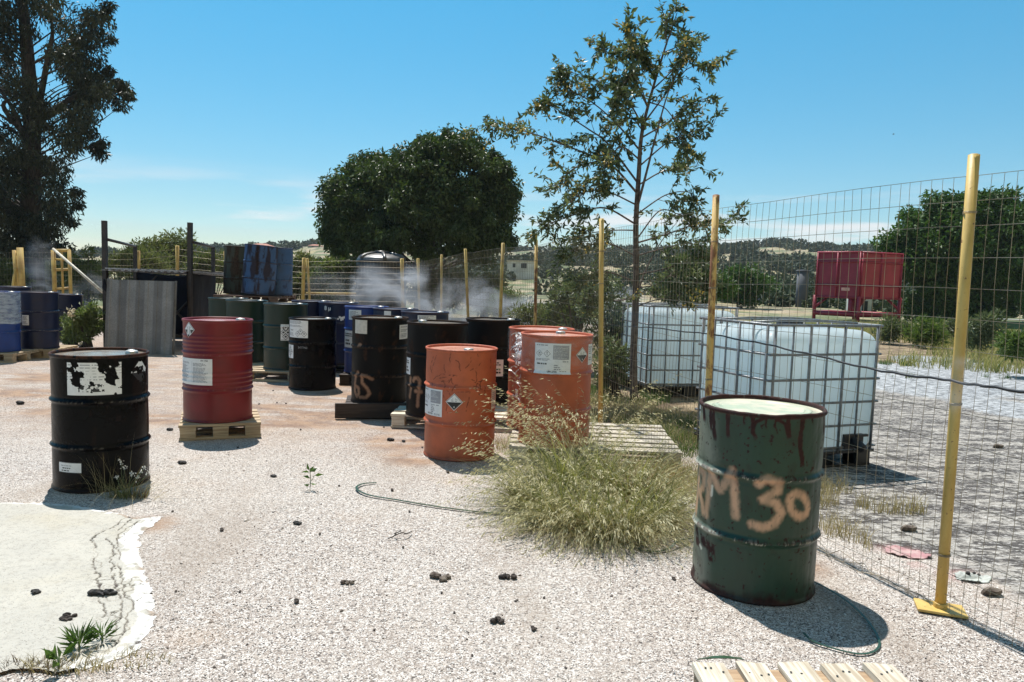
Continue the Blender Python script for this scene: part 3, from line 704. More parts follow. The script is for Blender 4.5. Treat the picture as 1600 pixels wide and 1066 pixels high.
def green_extra(out, U, V, n1, n2):
    ru = out['rust']
    def drip(X, y0, y1, wd):
        a = gpx(X, y0); b = gpx(X+4, y1)
        dd = np.abs(U-(a[0]+(b[0]-a[0])*np.clip((a[1]-V)/max(a[1]-b[1], 1e-6), 0, 1)) + .012*(vnoise(V*30, U*0+X, 2)-.5))
        k = (1-ss(wd*.7, wd*1.15, dd+.010*(n2-.5)))*ss(b[1]-.006, b[1]+.02, V+.02*(n2-.5)); return k
    for X, y0, y1, wd in ((112, 90, 185, .018), (165, 120, 270, .014), (150, 120, 230, .012), (232, 135, 258, .012), (345, 150, 262, .011), (400, 150, 215, .006), (440, 150, 240, .005), (490, 150, 262, .012), (552, 140, 300, .010), (550, 270, 385, .014), (655, 120, 275, .010), (300, 140, 200, .006), (600, 140, 190, .007)):
        ru = np.maximum(ru, drip(X, y0, y1, wd))
    # arch of rust between two drips, streak through the M, worn patch low on the left
    arch = [gpx(340, 230), gpx(352, 185), gpx(395, 160), gpx(440, 162), gpx(480, 190), gpx(492, 240)]
    ru = np.maximum(ru, strokes(U, V, [arch], .008, .5))
    ru = np.maximum(ru, strokes(U, V, [[gpx(262, 390), gpx(258, 430), gpx(268, 470)]], .009, .4)*.95)
    ru = np.maximum(ru, strokes(U, V, [[gpx(75, 690), gpx(80, 740)], [gpx(110, 735), gpx(150, 770), gpx(150, 810)], [gpx(60, 870), gpx(56, 900)]], .022, .45)*ss(.3, .5, n2+.1))
    ru = np.maximum(ru, (1-ss(.012, .06, V+.10*(n1-.5)))*.95)
    ru = np.maximum(ru, ss(.858, .868, V)*ss(.2, .5, n2+.15))
    for h in (.29, .585): ru = np.maximum(ru, np.exp(-((V-h-.004)/.007)**2)*ss(.40, .55, n2)*.8)
    ru = np.maximum(ru, ss(.735, .76, fbm(U*60, V*60, 77, 3))*.9)
    pa = out['pale']
    for h in (.29, .585):
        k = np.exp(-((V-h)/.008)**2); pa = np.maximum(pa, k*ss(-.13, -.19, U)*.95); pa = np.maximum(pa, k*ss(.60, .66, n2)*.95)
    pa = np.maximum(pa, strokes(U, V, [[gpx(88, 745), gpx(100, 770)], [gpx(158, 480), gpx(154, 520)]], .008, .6))
    pa = np.maximum(pa, ss(-.17, -.28, U)*.22*ss(.3, .6, n1+.1)); pa = np.maximum(pa, strokes(U, V, [[gpx(90, 830), gpx(70, 900)], [gpx(110, 200), gpx(140, 330)]], .05, 1.)*.22)  # paler left flank and soft patches: sheen painted into the colour
    out['rust'] = ru; out['pale'] = pa
def seamless_top(): pass
d_g = new_drum('rusty olive green drum sprayed RM 30, standing by the fence at right', 1172, 944, GREEN, masks=std_masks(31, .25, .9, .3, .3, gs, .0195, green_extra), lidm=LGREEN, n=460, seed=11, dent=.004, rimj=.010, bungs=())
# 11.. background drums
d = new_drum('dark green drum on a pallet, right of the two behind the red drum', 446, 579, DGREEN, h0=.14, masks=std_masks(33, .05, .1, .1, .1), lidm=LBLUE, n=140, seed=12)
paper_label(d, -.22, .22, .30, .55, 'ghs4', label='hazard pictogram label'); DG2 = d.location.copy()
d = new_drum('dark green drum in the middle, just behind the red drum', 0, 0, DGREEN, pos=rowplace(386, 10.75, .14), masks=std_masks(35, .05, .1, .1, .1), lidm=LBLUE, n=120, seed=13); DG1 = d.location.copy()
d = new_drum('dark green drum at the left end of the green drums, beside the tarp rack', 0, 0, DGREEN, pos=rowplace(357, 11.35, .14), masks=std_masks(36, .05, .1, .1, .1), lidm=LBLUE, n=120, seed=14); DG0 = d.location.copy()
d = new_drum('navy drum behind the small black drum, left of the chalk marked one', 0, 0, NAVY, pos=rowplace(486, 11.3, .14), masks=std_masks(38, .08, .2, .1, .1), lidm=LBLUE, n=120, seed=15); DN1 = d.location.copy()
d = new_drum('navy drum with white chalk writing, right behind the small black drum', 0, 0, NAVY, pos=rowplace(529, 11.0, .14), masks=std_masks(39, .08, .2, .1, .1), lidm=LBLUE, n=140, seed=16); DN2 = d.location.copy()
x = Wrap(); x.text('8 µ', RB*math.asin(-.55), .80, .085, .002, 0, True); x.done(d, 'chalk_marking')
x = Wrap()
for k in range(9):
    u = -.02+.022*k; x.rect(u, .64+.02*math.sin(k*2.), u+.026, .665+.03*abs(math.sin(k*1.3)), .002+.0004*(k % 3), 0, 2)
x.done(d, 'paint_splash')
d = new_drum('bright blue drum with white labels, peeking out left of the 65 drum', 0, 0, BLUE, pos=rowplace(573, 9.95, .14), masks=std_masks(41, .05, .2, .1, .1), lidm=LBLUE, n=140, seed=17)
paper_label(d, -.80, -.25, .04, .19, 'text'); paper_label(d, -.985, -.55, .36, .62, 'bold'); DB1 = d.location.copy()
d = new_drum('navy drum with a dark lid, directly behind the 65 drum', 0, 0, NAVY, pos=rowplace(618, 9.6, .14), masks=std_masks(43, .1, .3, .1, .1), lidm=LBLUE, n=120, seed=18)
paper_label(d, -.5, -.2, .02, .12, 'blank'); DB2 = d.location.copy()
d = new_drum('navy drum behind the crossed 7 drum, with a white label strip under its rim', 0, 0, NAVY, pos=rowplace(664, 9.0, .14), masks=std_masks(44, .1, .3, .1, .1), lidm=LBLUE, n=120, seed=19)
paper_label(d, -.3, .45, .03, .12, 'text'); DB3 = d.location.copy()
# left edge blue drums
d_w = new_drum('blue drum with film over its upper half, cut by the left photo edge', -3, 551, BLUE, h0=.14, masks=std_masks(45, .08, .2, .1, .1), lidm=LBLUE, n=140, seed=20); DW = d_w.location.copy()
d = new_drum('blue drum with a small white label, on a pallet at far left', 60, 546, NAVY, h0=.13, masks=std_masks(47, .10, .3, .1, .2), lidm=LBLUE, n=140, seed=21)
paper_label(d, -.70, -.40, .40, .58, 'text'); DLB = d.location.copy()
d = new_drum('blue drum behind the leafy weeds, left of the grey panel', 0, 0, NAVY, pos=rowplace(104, 14.4, .0), masks=std_masks(48, .1, .2, .1, .1), lidm=LBLUE, n=100, seed=22)
d = new_drum('dark blue drum between the left pallets, just behind the film covered one', 0, 0, NAVY, pos=rowplace(22, 13.6, .14), masks=std_masks(49, .1, .2, .1, .1), lidm=LBLUE, n=100, seed=26)

# ------------------------------------------------------------------ pallets
def make_pallet(name, label, loc, rz, Lx=1.2, Wy=.8, nb=5, wood=WOOD, h=.144, group=None, bw=.11, jit=.002):
    """deck boards run along local x"""
    root = thing(name, label, 'pallet', loc, rz, group)
    ys = np.linspace(-Wy/2+bw/2, Wy/2-bw/2, nb)
    for y in ys:
        m = MB(); b_ = bw*random.uniform(.92, 1.06); m.box((random.uniform(-.004, .004), y, h-.011), (Lx, b_, .021), jit=jit); m.build('deck_board', wood, root, .002)
    for x_ in (-Lx/2+.07, 0, Lx/2-.07):
        m = MB(); m.box((x_, 0, h-.0335), (.13, Wy-.004, .022), jit=jit); m.build('cross_board', wood, root, .002)
        for y in (-Wy/2+.05, 0, Wy/2-.05):
            m = MB(); m.box((x_, y, .0605), (.125, .098, .076), jit=jit); m.build('block', wood, root, .003)
    for y in (-Wy/2+.05, 0, Wy/2-.05):
        m = MB(); m.box((0, y, .0112), (Lx-.004, .10, .021), jit=jit); m.build('runner', wood, root, .002)
    return root
def pal_front(px0, px1, yb, depth):
    a = ground(px0, yb); b = ground(px1, yb); return (a+b)/2 + Vector((0, depth/2, 0)), math.atan2((b-a).y, (b-a).x)
DRED = d_red.location
q = Vector((DRED.x, DRED.y, 0)); a_ = -math.atan2(q.x, q.y)
make_pallet('wooden_pallet', 'small pale wooden pallet under the dark red ribbed drum', q + Vector((.01, .03, 0)), a_, .66, .66, 5, WOOD, .135, bw=.10)
# dark plank pallet under 65
rt = thing('wooden_pallet', 'dark stained plank pallet under the drum sprayed 65', 'pallet', Vector((D65.x+.02, D65.y, 0)), -math.atan2(D65.x, D65.y))
for y in np.linspace(-.29, .29, 5):
    m = MB(); m.box((0, y, .118), (.72, .125, .022), jit=.002); m.build('deck_board', WOODD, rt, .002)
m = MB(); m.box((-.06, -.345, .085), (.78, .035, .15), jit=.003); m.build('front_plank', WOODD, rt, .003)
for x_ in (-.3, .0, .3):
    m = MB(); m.box((x_, .02, .053), (.10, .62, .106), jit=.002); m.build('bearer', WOODD, rt, .003)
c7 = (D7+D6)/2; 
make_pallet('wooden_pallet', 'bleached pallet under the crossed 7 drum, a white corner showing', Vector((c7.x-.03, c7.y-.02, 0)), -.03, 1.26, .98, 6, WOODW, .138)
make_pallet('wooden_pallet', 'weathered pallet half buried in grass, under the wrapped orange drums', Vector((O2.x+.34, O2.y+.30, 0)), -.04, 1.36, 1.10, 7, wood_mat('weathered_wood', (.50, .46, .39), (.30, .26, .20)), .138)
make_pallet('wooden_pallet', 'brown pallet under the green drums behind the red drum', Vector((DG2.x-.38, DG2.y+.3, 0)), -.02, 1.35, 1.35, 7, WOOD, .138)
make_pallet('wooden_pallet', 'dark pallet under the navy drums behind the small black drum', Vector((DN2.x-.12, DN2.y+.25, 0)), -.02, 1.2, 1.0, 6, WOODD, .138)
make_pallet('wooden_pallet', 'dark pallet under the bright blue drum left of the 65 drum', Vector((DB1.x+.26, DB1.y+.05, 0)), -.02, 1.05, .9, 5, WOODD, .138)
make_pallet('wooden_pallet', 'brown pallet under the film covered blue drum at the left photo edge', Vector((DW.x-.1, DW.y+.08, 0)), .05, 1.0, .8, 5, WOOD, .138)
make_pallet('wooden_pallet', 'brown pallet under the far left blue drum with the small label', Vector((DLB.x-.1, DLB.y+.1, 0)), .08, .9, .8, 5, WOOD, .128)
# pallet at the bottom right corner of the photo
pa, pb = ground(1081, 1032, .144), ground(1330, 1036, .144); e = (pb-pa).normalized(); f_ = Vector((-e.y, e.x, 0))
rt = thing('wooden_pallet', 'pale new wooden pallet on the gravel, cut by the bottom photo edge', 'pallet', Vector((pa.x, pa.y, 0)), math.atan2(e.y, e.x))
ang = R(9)
for k, x_ in enumerate((.055, .205, .355, .505, .655)):
    m = MB(); M4 = Matrix.Translation((x_, 0, 0)); m.box((0, -.60+random.uniform(-.008, .008), .133), (.105*random.uniform(.93, 1.05), 1.2, .022), M4, jit=.004)
    for ny in (-.07, -.60, -1.13):
        for nx in (-.028, .0, .026): m.disc(.0045, .1458, 8, 1, (x_+nx+random.uniform(-.008, .008), ny+random.uniform(-.03, .03)))
    m.build('deck_board', [wood_mat('new_wood', (.60, .55, .45), (.36, .30, .22), .5) if k == 0 else bpy.data.materials['new_wood'], INK], rt, .0)
WX = wood_mat('new_wood_brown', (.40, .29, .18), (.30, .20, .12))
for y in (-.07, -.60, -1.13):
    m = MB(); m.box((.355, y, .110), (.70, .12, .022), jit=.002); m.build('cross_board', WX, rt, .002)
    for x_ in (.055, .355, .655):
        m = MB(); m.box((x_, y, .0605), (.10, .115, .075), jit=.002); m.build('block', WX, rt, .003)
for x_ in (.055, .355, .655):
    m = MB(); m.box((x_, -.60, .0112), (.10, 1.19, .021), jit=.002); m.build('runner', WX, rt, .002)
for o in rt.children:
    pass
for nm in ('new_wood',):
    mt = bpy.data.materials[nm]
    for n_ in mt.node_tree.nodes:
        if n_.type == 'MAPPING': s_ = n_.inputs['Scale'].default_value; n_.inputs['Scale'].default_value = (s_[1], s_[0], s_[2])

# second tier: pallet of rusty blue drums on the drums behind the green ones
T0 = rowplace(392, 13.45, 0)[0]
SUP = [(-.33, 0), (.33, 0), (-.33, .62), (.33, .62)]
for k, (dx, dy) in enumerate(SUP):
    p = Vector((T0.x+dx, T0.y+dy, 0))
    if k >= 2: continue
    new_drum(('dark green drum supporting the left end of the stacked pallet', 'dark green drum supporting the right end of the stacked pallet')[k], 0, 0, DGREEN, pos=(p+Vector((0, .1, 0)), 0), masks=std_masks(60+k, .05, .1, .1, .1), lidm=LBLUE, n=80, seed=30+k)
make_pallet('wooden_pallet', 'dark brown pallet stacked on the green drums, carrying rusty blue drums', Vector((T0.x, T0.y+.28, .886)), 0.0, 1.15, 1.15, 7, wood_mat('brown_wood', (.12, .07, .045), (.07, .04, .03)), .12)
def streaks(out, U, V, n1, n2):
    k = ss(.50, .62, fbm(U*9+3, V*2.2, 91, 4))*.85; out['rust'] = np.maximum(out['rust'], k)
    out['rust'] = np.maximum(out['rust'], strokes(U, V, [[(-.06, .86), (-.07, .7), (-.05, .55), (-.05, .38)]], .035, .7)*ss(.3, .5, n2+.15))
    for h in (.29, .585): out['rust'] = np.maximum(out['rust'], np.exp(-((V-h+.012)/.007)**2)*.9)
def tier(label, px, Y, z, m, lean, seed, **kw):
    p = at(px, 460, Y); r_ = new_drum(label, 0, 0, m, pos=(Vector((p.x, Y, z)), -math.atan2(p.x, Y)), n=160, seed=seed, lidm=LBLUE, **kw); r_.rotation_euler = (0, lean, r_.rotation_euler.z); return r_
tz = 1.008
RUSTG = drum_mat('rust_brown_drum_paint', (.045, .050, .035), .6, rust=(.06, .035, .022), dust=.2)
tier('leaning rusty blue drum on top of the stacked pallet', 403, 13.45, tz+.02, RBLUE, R(4.2), 40, masks=std_masks(71, .7, .6, .5, .2, extra=streaks), dent=.008)
t_ = tier('pale blue drum standing upright behind the leaning rusty blue drum', 432, 13.95, tz-.0, RBLUE, R(.5), 41, masks=std_masks(72, .5, .6, .5, .2))
tier('dark rusty drum standing left behind the leaning blue drum', 374, 13.95, tz-.0, RUSTG, R(1.5), 42, masks=std_masks(73, 1., .8, .6, .1, extra=streaks))

# ------------------------------------------------------------------ film round the two orange drums
def film_mat(name, a0, a1, c=(.8, .8, .8)):
    t = NT(name); t.col(c); t.rough(.22); t.b.inputs['Specular IOR Level'].default_value = .7
    n = t.noise(9, 6, .65, (1, 1, 3)); tr = t.n('BsdfTransparent'); m = t.n('MixShader')
    t.l(t.rng(n, .35, .72, a0, a1), m.inputs[0]); t.l(tr.outputs[0], m.inputs[1]); t.l(t.b.outputs[0], m.inputs[2]); t.l(m.outputs[0], t.out.inputs[0]); t.bump(n, .6, .02); return t.m
FILM = film_mat('clear_film', .02, .16); SHRED = film_mat('shredded_film', .45, .95, (.85, .85, .85))
def hull_path(cs, r, n=40):
    pts = [(c.x+r*math.cos(2*math.pi*k/n), c.y+r*math.sin(2*math.pi*k/n)) for c in cs for k in range(n)]; pts.sort()
    def half(ps):
        h = []
        for p in ps:
            while len(h) > 1 and (h[-1][0]-h[-2][0])*(p[1]-h[-2][1])-(h[-1][1]-h[-2][1])*(p[0]-h[-2][0]) <= 0: h.pop()
            h.append(p)
        return h
    a = half(pts); b = half(pts[::-1]); return a[:-1]+b[:-1]
def wrap_film(name, label, cs, z0, z1, rad=.302, rag=.03, seed=0, m=FILM):
    hp = [Vector((x, y)) for x, y in hull_path(cs, rad)]
    ring = []
    for a, b in zip(hp, hp[1:]+hp[:1]):
        k = max(1, int((b-a).length/.03))
        for i in range(k): ring.append(a+(b-a)*i/k)
    n = len(ring); rows = 14; P = []
    for j in range(rows+1):
        t = j/rows
        for i, p in enumerate(ring):
            zz = z0+(z1-z0)*t + (rag*(fbm(i*.13, 0., seed, 3)-.5)*2 if j in (0,) else 0)
            q = .002*(vnoise(i*.5, j*.9, seed)); P.append((p.x*(1+q*.3), p.y*(1+q*.1), zz))
    i = (np.arange(rows)[:, None]*n); k = np.arange(n)[None]; k2 = (k+1) % n
    F = np.stack([(i+k).ravel(), (i+k2).ravel(), (i+n+k2).ravel(), (i+n+k).ravel()], 1)
    c0 = Vector((cs[0].x, cs[0].y, 0)); P = np.array(P) - np.array(c0)
    root = thing(name, label, 'plastic film', c0)
    mesh_np('film_band', P, F, m, root, True); return root
fr = wrap_film('plastic_film', 'clear film with torn white shreds round the orange drum pair', [O2, d_o3.location], .14+.62, .14+.884, seed=3)
m = MB(); e0 = Vector((O2.x-.29, O2.y+.12, 0))-fr.location
for k in range(80):
    z = random.choice((random.uniform(.80, 1.02), random.uniform(.80, 1.0), random.uniform(.45, .85))); p = e0+Vector((random.uniform(-.03, .02), random.uniform(-.12, .05), z))
    pts = [p]; dv = Vector((random.uniform(-.8, .3), random.uniform(-.6, .2), random.uniform(-1, .3))).normalized()
    for j in range(4): dv = (dv+Vector((random.gauss(0, .7), random.gauss(0, .5), random.gauss(-.3, .6)))).normalized(); pts.append(pts[-1]+dv*random.uniform(.01, .03))
    wd = Vector((random.gauss(0, 1), random.gauss(0, 1), random.gauss(0, 1))).normalized()*random.uniform(.003, .012)
    vs = []
    for q in pts: vs += [q-wd, q+wd]
    m.add(vs, [(2*j, 2*j+2, 2*j+3, 2*j+1) for j in range(4)])
m.build('film_shreds', SHRED, fr)
wrap_film('plastic_film', 'bluish clear film over the top half of the leftmost blue drum', [DW], .14+.42, .14+.889, seed=8, m=film_mat('bluish_film', .30, .7, (.55, .66, .78)))

# ------------------------------------------------------------------ fences
def wire_path(pts, r, b, n=3): b.tube(pts, r, n, 0, False, False)
def mesh_panel(name, path, tops, step, rows, root, seed, wr=.0013, sag=.015, bot=.03):
    """welded wire net hung along a ground path; tops = net height at each path point"""
    cum = [0.]
    for a, b in zip(path[:-1], path[1:]): cum.append(cum[-1]+(b-a).length)
    tot = cum[-1]; xs = [p.x for p in path]; ys = [p.y for p in path]
    def pos(s, f):
        h = np.interp(s, cum, tops); z = bot + (h-bot)*f
        x = np.interp(s, cum, xs); y = np.interp(s, cum, ys)
        x += .030*(fbm(s*1.1, z*1.3, seed, 3)-.5)*2; y += .02*(fbm(s*1.3+50, z*1.7, seed+1, 3)-.5)*2
        z += .045*(fbm(s*.8, f*3, seed+2, 3)-.5)*(.4+.6*f) - sag*math.sin(min(1, f)*3.14)*.5
        return (x, y, z)
    m = MB(); n = int(tot/step)
    for i in range(n+1):
        s = tot*i/n; m.tube([pos(s + .012*(vnoise(i*.7, f*4, seed)-.5), f) for f in np.linspace(0, 1, 9)], wr, 3, 0, False, False)
    k = max(8, int(tot/.22))
    fr_ = [0, .05, .10, .15, .21, .27, .33, .40, .47, .54, .61, .68, .75, .82, .89, .945, 1.0] if rows == 0 else list(np.linspace(0, 1, rows))
    for f in fr_: m.tube([pos(tot*j/k, f) for j in range(k+1)], wr*1.15, 3, 0, False, False)
    return m.build(name, WIRE, root)
def post(root, foot, top, r, m, square=False, base=False, rings=(), label=None):
    loc = root.location; f, t = Vector(foot)-loc, Vector(top)-loc
    b = MB(); n = 10; d = (t-f)
    b.tube([f, f+d*.33, f+d*.66, t], r, n); b.tube([t-d*.0005, t+d.normalized()*.004], [r*1.0, r*.6], n)
    o = b.build('post', m, root)
    if label: o['label'] = label
    if base:
        q = MB(); q.box((f.x, f.y, .012), (.20, .13, .012), Matrix.Translation((f.x, f.y, 0)) @ Matrix.Rotation(-.35, 4, 'Z') @ Matrix.Translation((-f.x, -f.y, 0))); q.tube([f, f+d*.02], r*1.25, 10); q.build('base_plate', m, o, .002)
    if rings:
        for h in rings:
            q = MB(); c = f+d*h; ax = d.normalized()
            q.tube([c+ax*(.012*(a/12.6-.5))+Vector((math.cos(a)*r*1.12, math.sin(a)*r*1.12, 0)) for a in np.linspace(0, 12.6, 26)], .0018, 4, 0, False)
            q.build('tie_wire', WIRE, o)
    return o
fence = thing('wire_fence', 'tall welded wire fence on yellow posts running along the right side of the yard', 'fence', FP[1])
TOPS = [None, (1522, 242), (1119, 305), (940, 342), (838, 375), (786, 380), (727, 389), (690, 398), (653, 404)]
posttop = []
for k in range(1, 9):
    f = FP[k]; px, py = TOPS[k]
    t = at(px, py, f.y - (.05 if k == 1 else 0)); posttop.append(t)
    if k in (3, 4, 5, 6): f = Vector((at({3: 943, 4: 836, 5: 779, 6: 733}[k], 560, f.y).x, f.y, 0))
    post(fence, f, t, [.0235, .0225, .0235, .024, .030, .030, .030, .040][k-1], [YELLOW, YRUST, YELLOW, YRUST, YDULL, YDULL, YDULL, YDULL][k-1], base=(k == 1),
         rings=(.13, .47, .88) if k == 1 else (.4, .7, .85), label={1: 'bright yellow post with a foot plate', 2: 'rusty yellow post', 4: 'rust brown post'}.get(k))
tp = [1.98, posttop[0].z-.075] + [t.z-.08 for t in posttop[1:]]
p1 = [p-FP[1] for p in FP]
mesh_panel('wire_net', p1[:5], tp[:5], .058, 0, fence, 3, wr=.0013, bot=.0)
mesh_panel('wire_net', p1[4:], tp[4:], .09, 16, fence, 5, wr=.0021, bot=.0)
# tangled bottom wires along the foot of the near fence
m = MB()
for k in range(14):
    s0 = random.uniform(0, .8); pts = []
    for j in range(9):
        q = s0+j*.06; p = FP[1].lerp(FP[2], min(1.2, q)); pts.append(p-FP[1]+Vector((random.gauss(0, .025), random.gauss(0, .02), abs(random.gauss(.02, .02)))))
    m.tube(pts, .0022, 4, 0, False)
m.build('tangled_wire', WIRE, fence)
# rear fence
BY = 21.8
bps = [(-120, 400), (33, 388), (216, 392), (277, 384), (352, 393), (475, 403), (628, 404), (655, 403)]
bf = thing('wire_fence', 'low looking wire fence with yellow posts across the back of the yard', 'fence', (at(300, 440, BY).x, BY, 0))
bpath = [Vector((at(px, 440, BY).x, BY, 0)) for px, py in bps]
btop = []
for k, (px, py) in enumerate(bps):
    t = at(px, py, BY); ln = {352: .12, 475: -.05, 628: .06}.get(px, 0.)
    if 0 < k < 7: post(bf, bpath[k]+Vector((ln, 0, 0)), t, .052, YDULL)
    btop.append(t.z-.1)
post(bf, Vector((at(481, 440, BY-.3).x+.1, BY-.3, 0)), at(480, 404, BY-.3), .035, YDULL)
mesh_panel('wire_net', [p-bf.location for p in bpath], btop, .095, 12, bf, 9, wr=.0019, bot=.0)
m = MB(); a, b_ = at(478, 458, BY-.1), at(556, 459, BY-.1); m.tube([a-bf.location, b_-bf.location], .03, 8); m.build('rail', YDULL, bf)
# gate at the far left
gy = 19.5; gt = thing('metal_gate', 'narrow yellow welded gate frame near the far left trees', 'gate', (at(97, 440, gy).x, gy, 0))
def gp(px, py, Y=gy): return at(px, py, Y)-gt.location
m = MB(); m.tube([gp(83, 391), Vector((gp(86, 440).x, 0, 0))], .055, 8); m.tube([gp(108, 391), Vector((gp(111, 440).x, 0, 0))], .045, 8); m.build('upright', YDULL, gt)
m = MB(); m.tube([gp(83, 391.5), gp(109, 391.5)], .04, 8); m.tube([gp(84, 422), gp(110, 421)], .035, 8); m.tube([gp(85, 452), gp(110, 450)], .03, 8); m.tube([gp(96, 392), gp(99, 470)], .03, 8); m.tube([gp(85, 405), gp(109, 407)], .025, 8); m.build('cross_rail', YDULL, gt)
gg = thing('gate_posts', 'cluster of tall yellow gate posts at the left photo edge', 'posts', (at(30, 440, 18.5).x, 18.5, 0))
for (a, b_, r_) in (((22, 391), (29, 470), .045), ((31, 387), (37, 470), .075), ((27, 400), (32, 470), .05)):
    m = MB(); t = at(*a, 18.5)-gg.location; m.tube([t, Vector(((at(*b_, 18.5)-gg.location).x, 0, 0))], r_, 10); m.build('post', YDULL, gg)
m = MB(); m.tube([at(23, 392, 18.45)-gg.location+Vector((0, 0, 0)), at(30, 455, 18.45)-gg.location], .018, 6); m.tube([at(24, 420, 18.4)-gg.location, at(19, 455, 18.4)-gg.location, at(18, 462, 18.4)-gg.location], .03, 6); m.build('brace', YDULL, gg)
pl = MB(); a, b_ = at(83, 389, 17.5), at(168, 463, 16.5); c0 = Vector((b_.x, b_.y, 0)); pl.tube([a-c0, b_-c0, (b_-c0)+(b_-a)*.9 if False else (b_-c0)], .030, 8)
prop = thing('brace_pole', 'pale pole slanting down from the gate top to behind the grey panel', 'pole', c0); pl.build('pole', mat('pale_paint', (.48, .44, .36), .6), prop)
m = MB(); m.tube([b_-c0, Vector((.05, .1, 0))], .03, 8); m.build('foot', bpy.data.materials['pale_paint'], prop)

# black cable tied along the fence
cab = [(985, 510, 6.6), (1020, 512, 6.1), (1118, 523, 4.97), (1200, 538, 4.5), (1280, 556, 4.05), (1380, 580, 3.62), (1478, 593, 3.27), (1540, 603, 3.08), (1640, 616, 2.8)]
m = MB(); pts = [at(*q)+Vector((-.02, -.02, 0)) for q in cab]; sp_ = []
for a, b_ in zip(pts[:-1], pts[1:]):
    for t in np.linspace(0, 1, 6)[:-1]: sp_.append(a.lerp(b_, t)+Vector((0, 0, .004*math.sin(t*9))))
sp_.append(pts[-1]); o0 = Vector((pts[3].x, pts[3].y, 0)); m.tube([p-o0 for p in sp_], [.004+.003*(i/len(sp_)) for i in range(len(sp_))], 7)
o = m.build('cable', BLACKP); o.location = o0; tag(o, 'thin black cable strung slanting along the right hand wire fence', 'cable')

# ------------------------------------------------------------------ IBC tanks
def ibc_plastic():
    t = NT('white_tank_plastic'); n = t.noise(2.5, 4)
    c = t.mix(t.rng(n, .3, .7), (.70, .80, .84), (.79, .87, .89)); c = t.mix(t.math('MULTIPLY', t.rng(t.noise(7, 5, .7, (1, 1, .3)), .62, .75), .25), c, (.40, .44, .42))
    t.col(c); t.rough(.38); t.b.inputs['Specular IOR Level'].default_value = .4
    tr = t.n('BsdfTranslucent'); t.l(c, tr.inputs[0]); m = t.n('MixShader'); m.inputs[0].default_value = .62
    t.l(t.b.outputs[0], m.inputs[1]); t.l(tr.outputs[0], m.inputs[2]); t.l(m.outputs[0], t.out.inputs[0]); return t.m
IBCP = ibc_plastic()
def make_ibc(label, corner, e, wx, wy, H=1.17):
    """corner = nearest bottom corner, e = unit vector along the front face; local x along the front, local y going back"""
    root = thing('tank_container', label, 'liquid tank', corner, math.atan2(e.y, e.x), None)
    zb, zt = .15, H-.02
    m = MB(); V = []; rc = .05
    def rring(ins, z):
        out = []; hx, hy = wx/2+.002-ins, wy/2+.002-ins; rr_ = max(.02, rc-ins*.3)
        for cx_, cy_, a0 in ((hx-rr_, hy-rr_, 0), (-hx+rr_, hy-rr_, 90), (-hx+rr_, -hy+rr_, 180), (hx-rr_, -hy+rr_, 270)):
            for k in range(7): a = R(a0+15*k); out.append((wx/2+cx_+rr_*math.cos(a), wy/2+cy_+rr_*math.sin(a), z))
        return out
    prof_ = [(.06, zb), (.02, zb+.015), (.004, zb+.05)] + [(.004*(1 if k % 2 else 0), zb+.05+(zt-.15-zb-.05)*k/10) for k in range(1, 11)] + [(.13*(1-math.cos(a)), zt-.15+.12*math.sin(a)) for a in np.linspace(.2, 1.5, 7)] + [(.20, zt-.025), (.34, zt-.015)]
    for ins, z in prof_: V += rring(ins, z)
    n = 28; fs = [(i*n+k, i*n+(k+1) % n, (i+1)*n+(k+1) % n, (i+1)*n+k) for i in range(len(prof_)-1) for k in range(n)] + [tuple(range((len(prof_)-1)*n, len(prof_)*n)), tuple(range(n))[::-1]]
    m.add(V, fs, 0, True); bo = m.build('bottle', IBCP, root)
    m = MB(); m.lathe([(.001, zt+.035), (.085, zt+.035), (.10, zt+.028), (.10, zt-.02)], 24, 0, (wx*.50, wy*.48, 0)); 
    for k in range(12):
        a = k*math.pi/6; m.box((wx*.5+.10*math.cos(a), wy*.48+.10*math.sin(a), zt+.01), (.012, .012, .045))
    m.build('lid', BLACKP, root)
    m = MB(); r = .0085
    zs = [.17, .35, .54, .73, .93]
    for z in zs + [H-.01]:
        e_ = .012; q = .010 if z < H-.02 else .012
        m.tube([(-e_, -e_, z), (wx+e_, -e_, z), (wx+e_, wy+e_, z), (-e_, wy+e_, z), (-e_, -e_, z), (.02, -e_, z)], q, 7, 0, False)
    for k in range(7):
        x = .03+(wx-.06)*k/6
        for y in (-.012, wy+.012): m.tube([(x, y, .13), (x, y, H-.01)], r if k % 2 else r*1.35, 7)
    for k in range(6):
        y = .03+(wy-.06)*k/5
        for x in (-.012, wx+.012): m.tube([(x, y, .13), (x, y, H-.01)], r if k % 2 else r*1.35, 7)
    for y in (wy*.27, wy*.73): m.tube([(0, y, H-.005), (wx*.3, y, H+.012), (wx*.7, y, H+.012), (wx, y, H-.005)], .011, 7)
    m.build('cage', GALV, root)
    m = MB(); m.box((wx/2, wy/2, .13), (wx+.03, wy+.03, .025))
    for x in (.08, wx/2, wx-.08):
        for y in (.08, wy/2, wy-.08): m.box((x, y, .066), (.15, .15, .10))
    for y in (.07, wy/2, wy-.07): m.box((wx/2, y, .010), (wx+.02, .11, .02))
    m.build('pallet_base', BLACKP, root, .004)
    m = MB(); m.box((wx*.80, -.004, .215), (.20, .04, .12)); m.tube([(wx*.80, -.0, .215), (wx*.80, -.08, .205)], .042, 14); m.tube([(wx*.80, -.06, .21), (wx*.80, -.12, .175)], .035, 14); m.box((wx*.80+.03, -.07, .275), (.12, .03, .02)); m.build('valve', BLACKP, root, .004)
    return root
def gp_dir(p0, p1): a = Vector(p1)-Vector(p0); a.z = 0; return a.normalized()
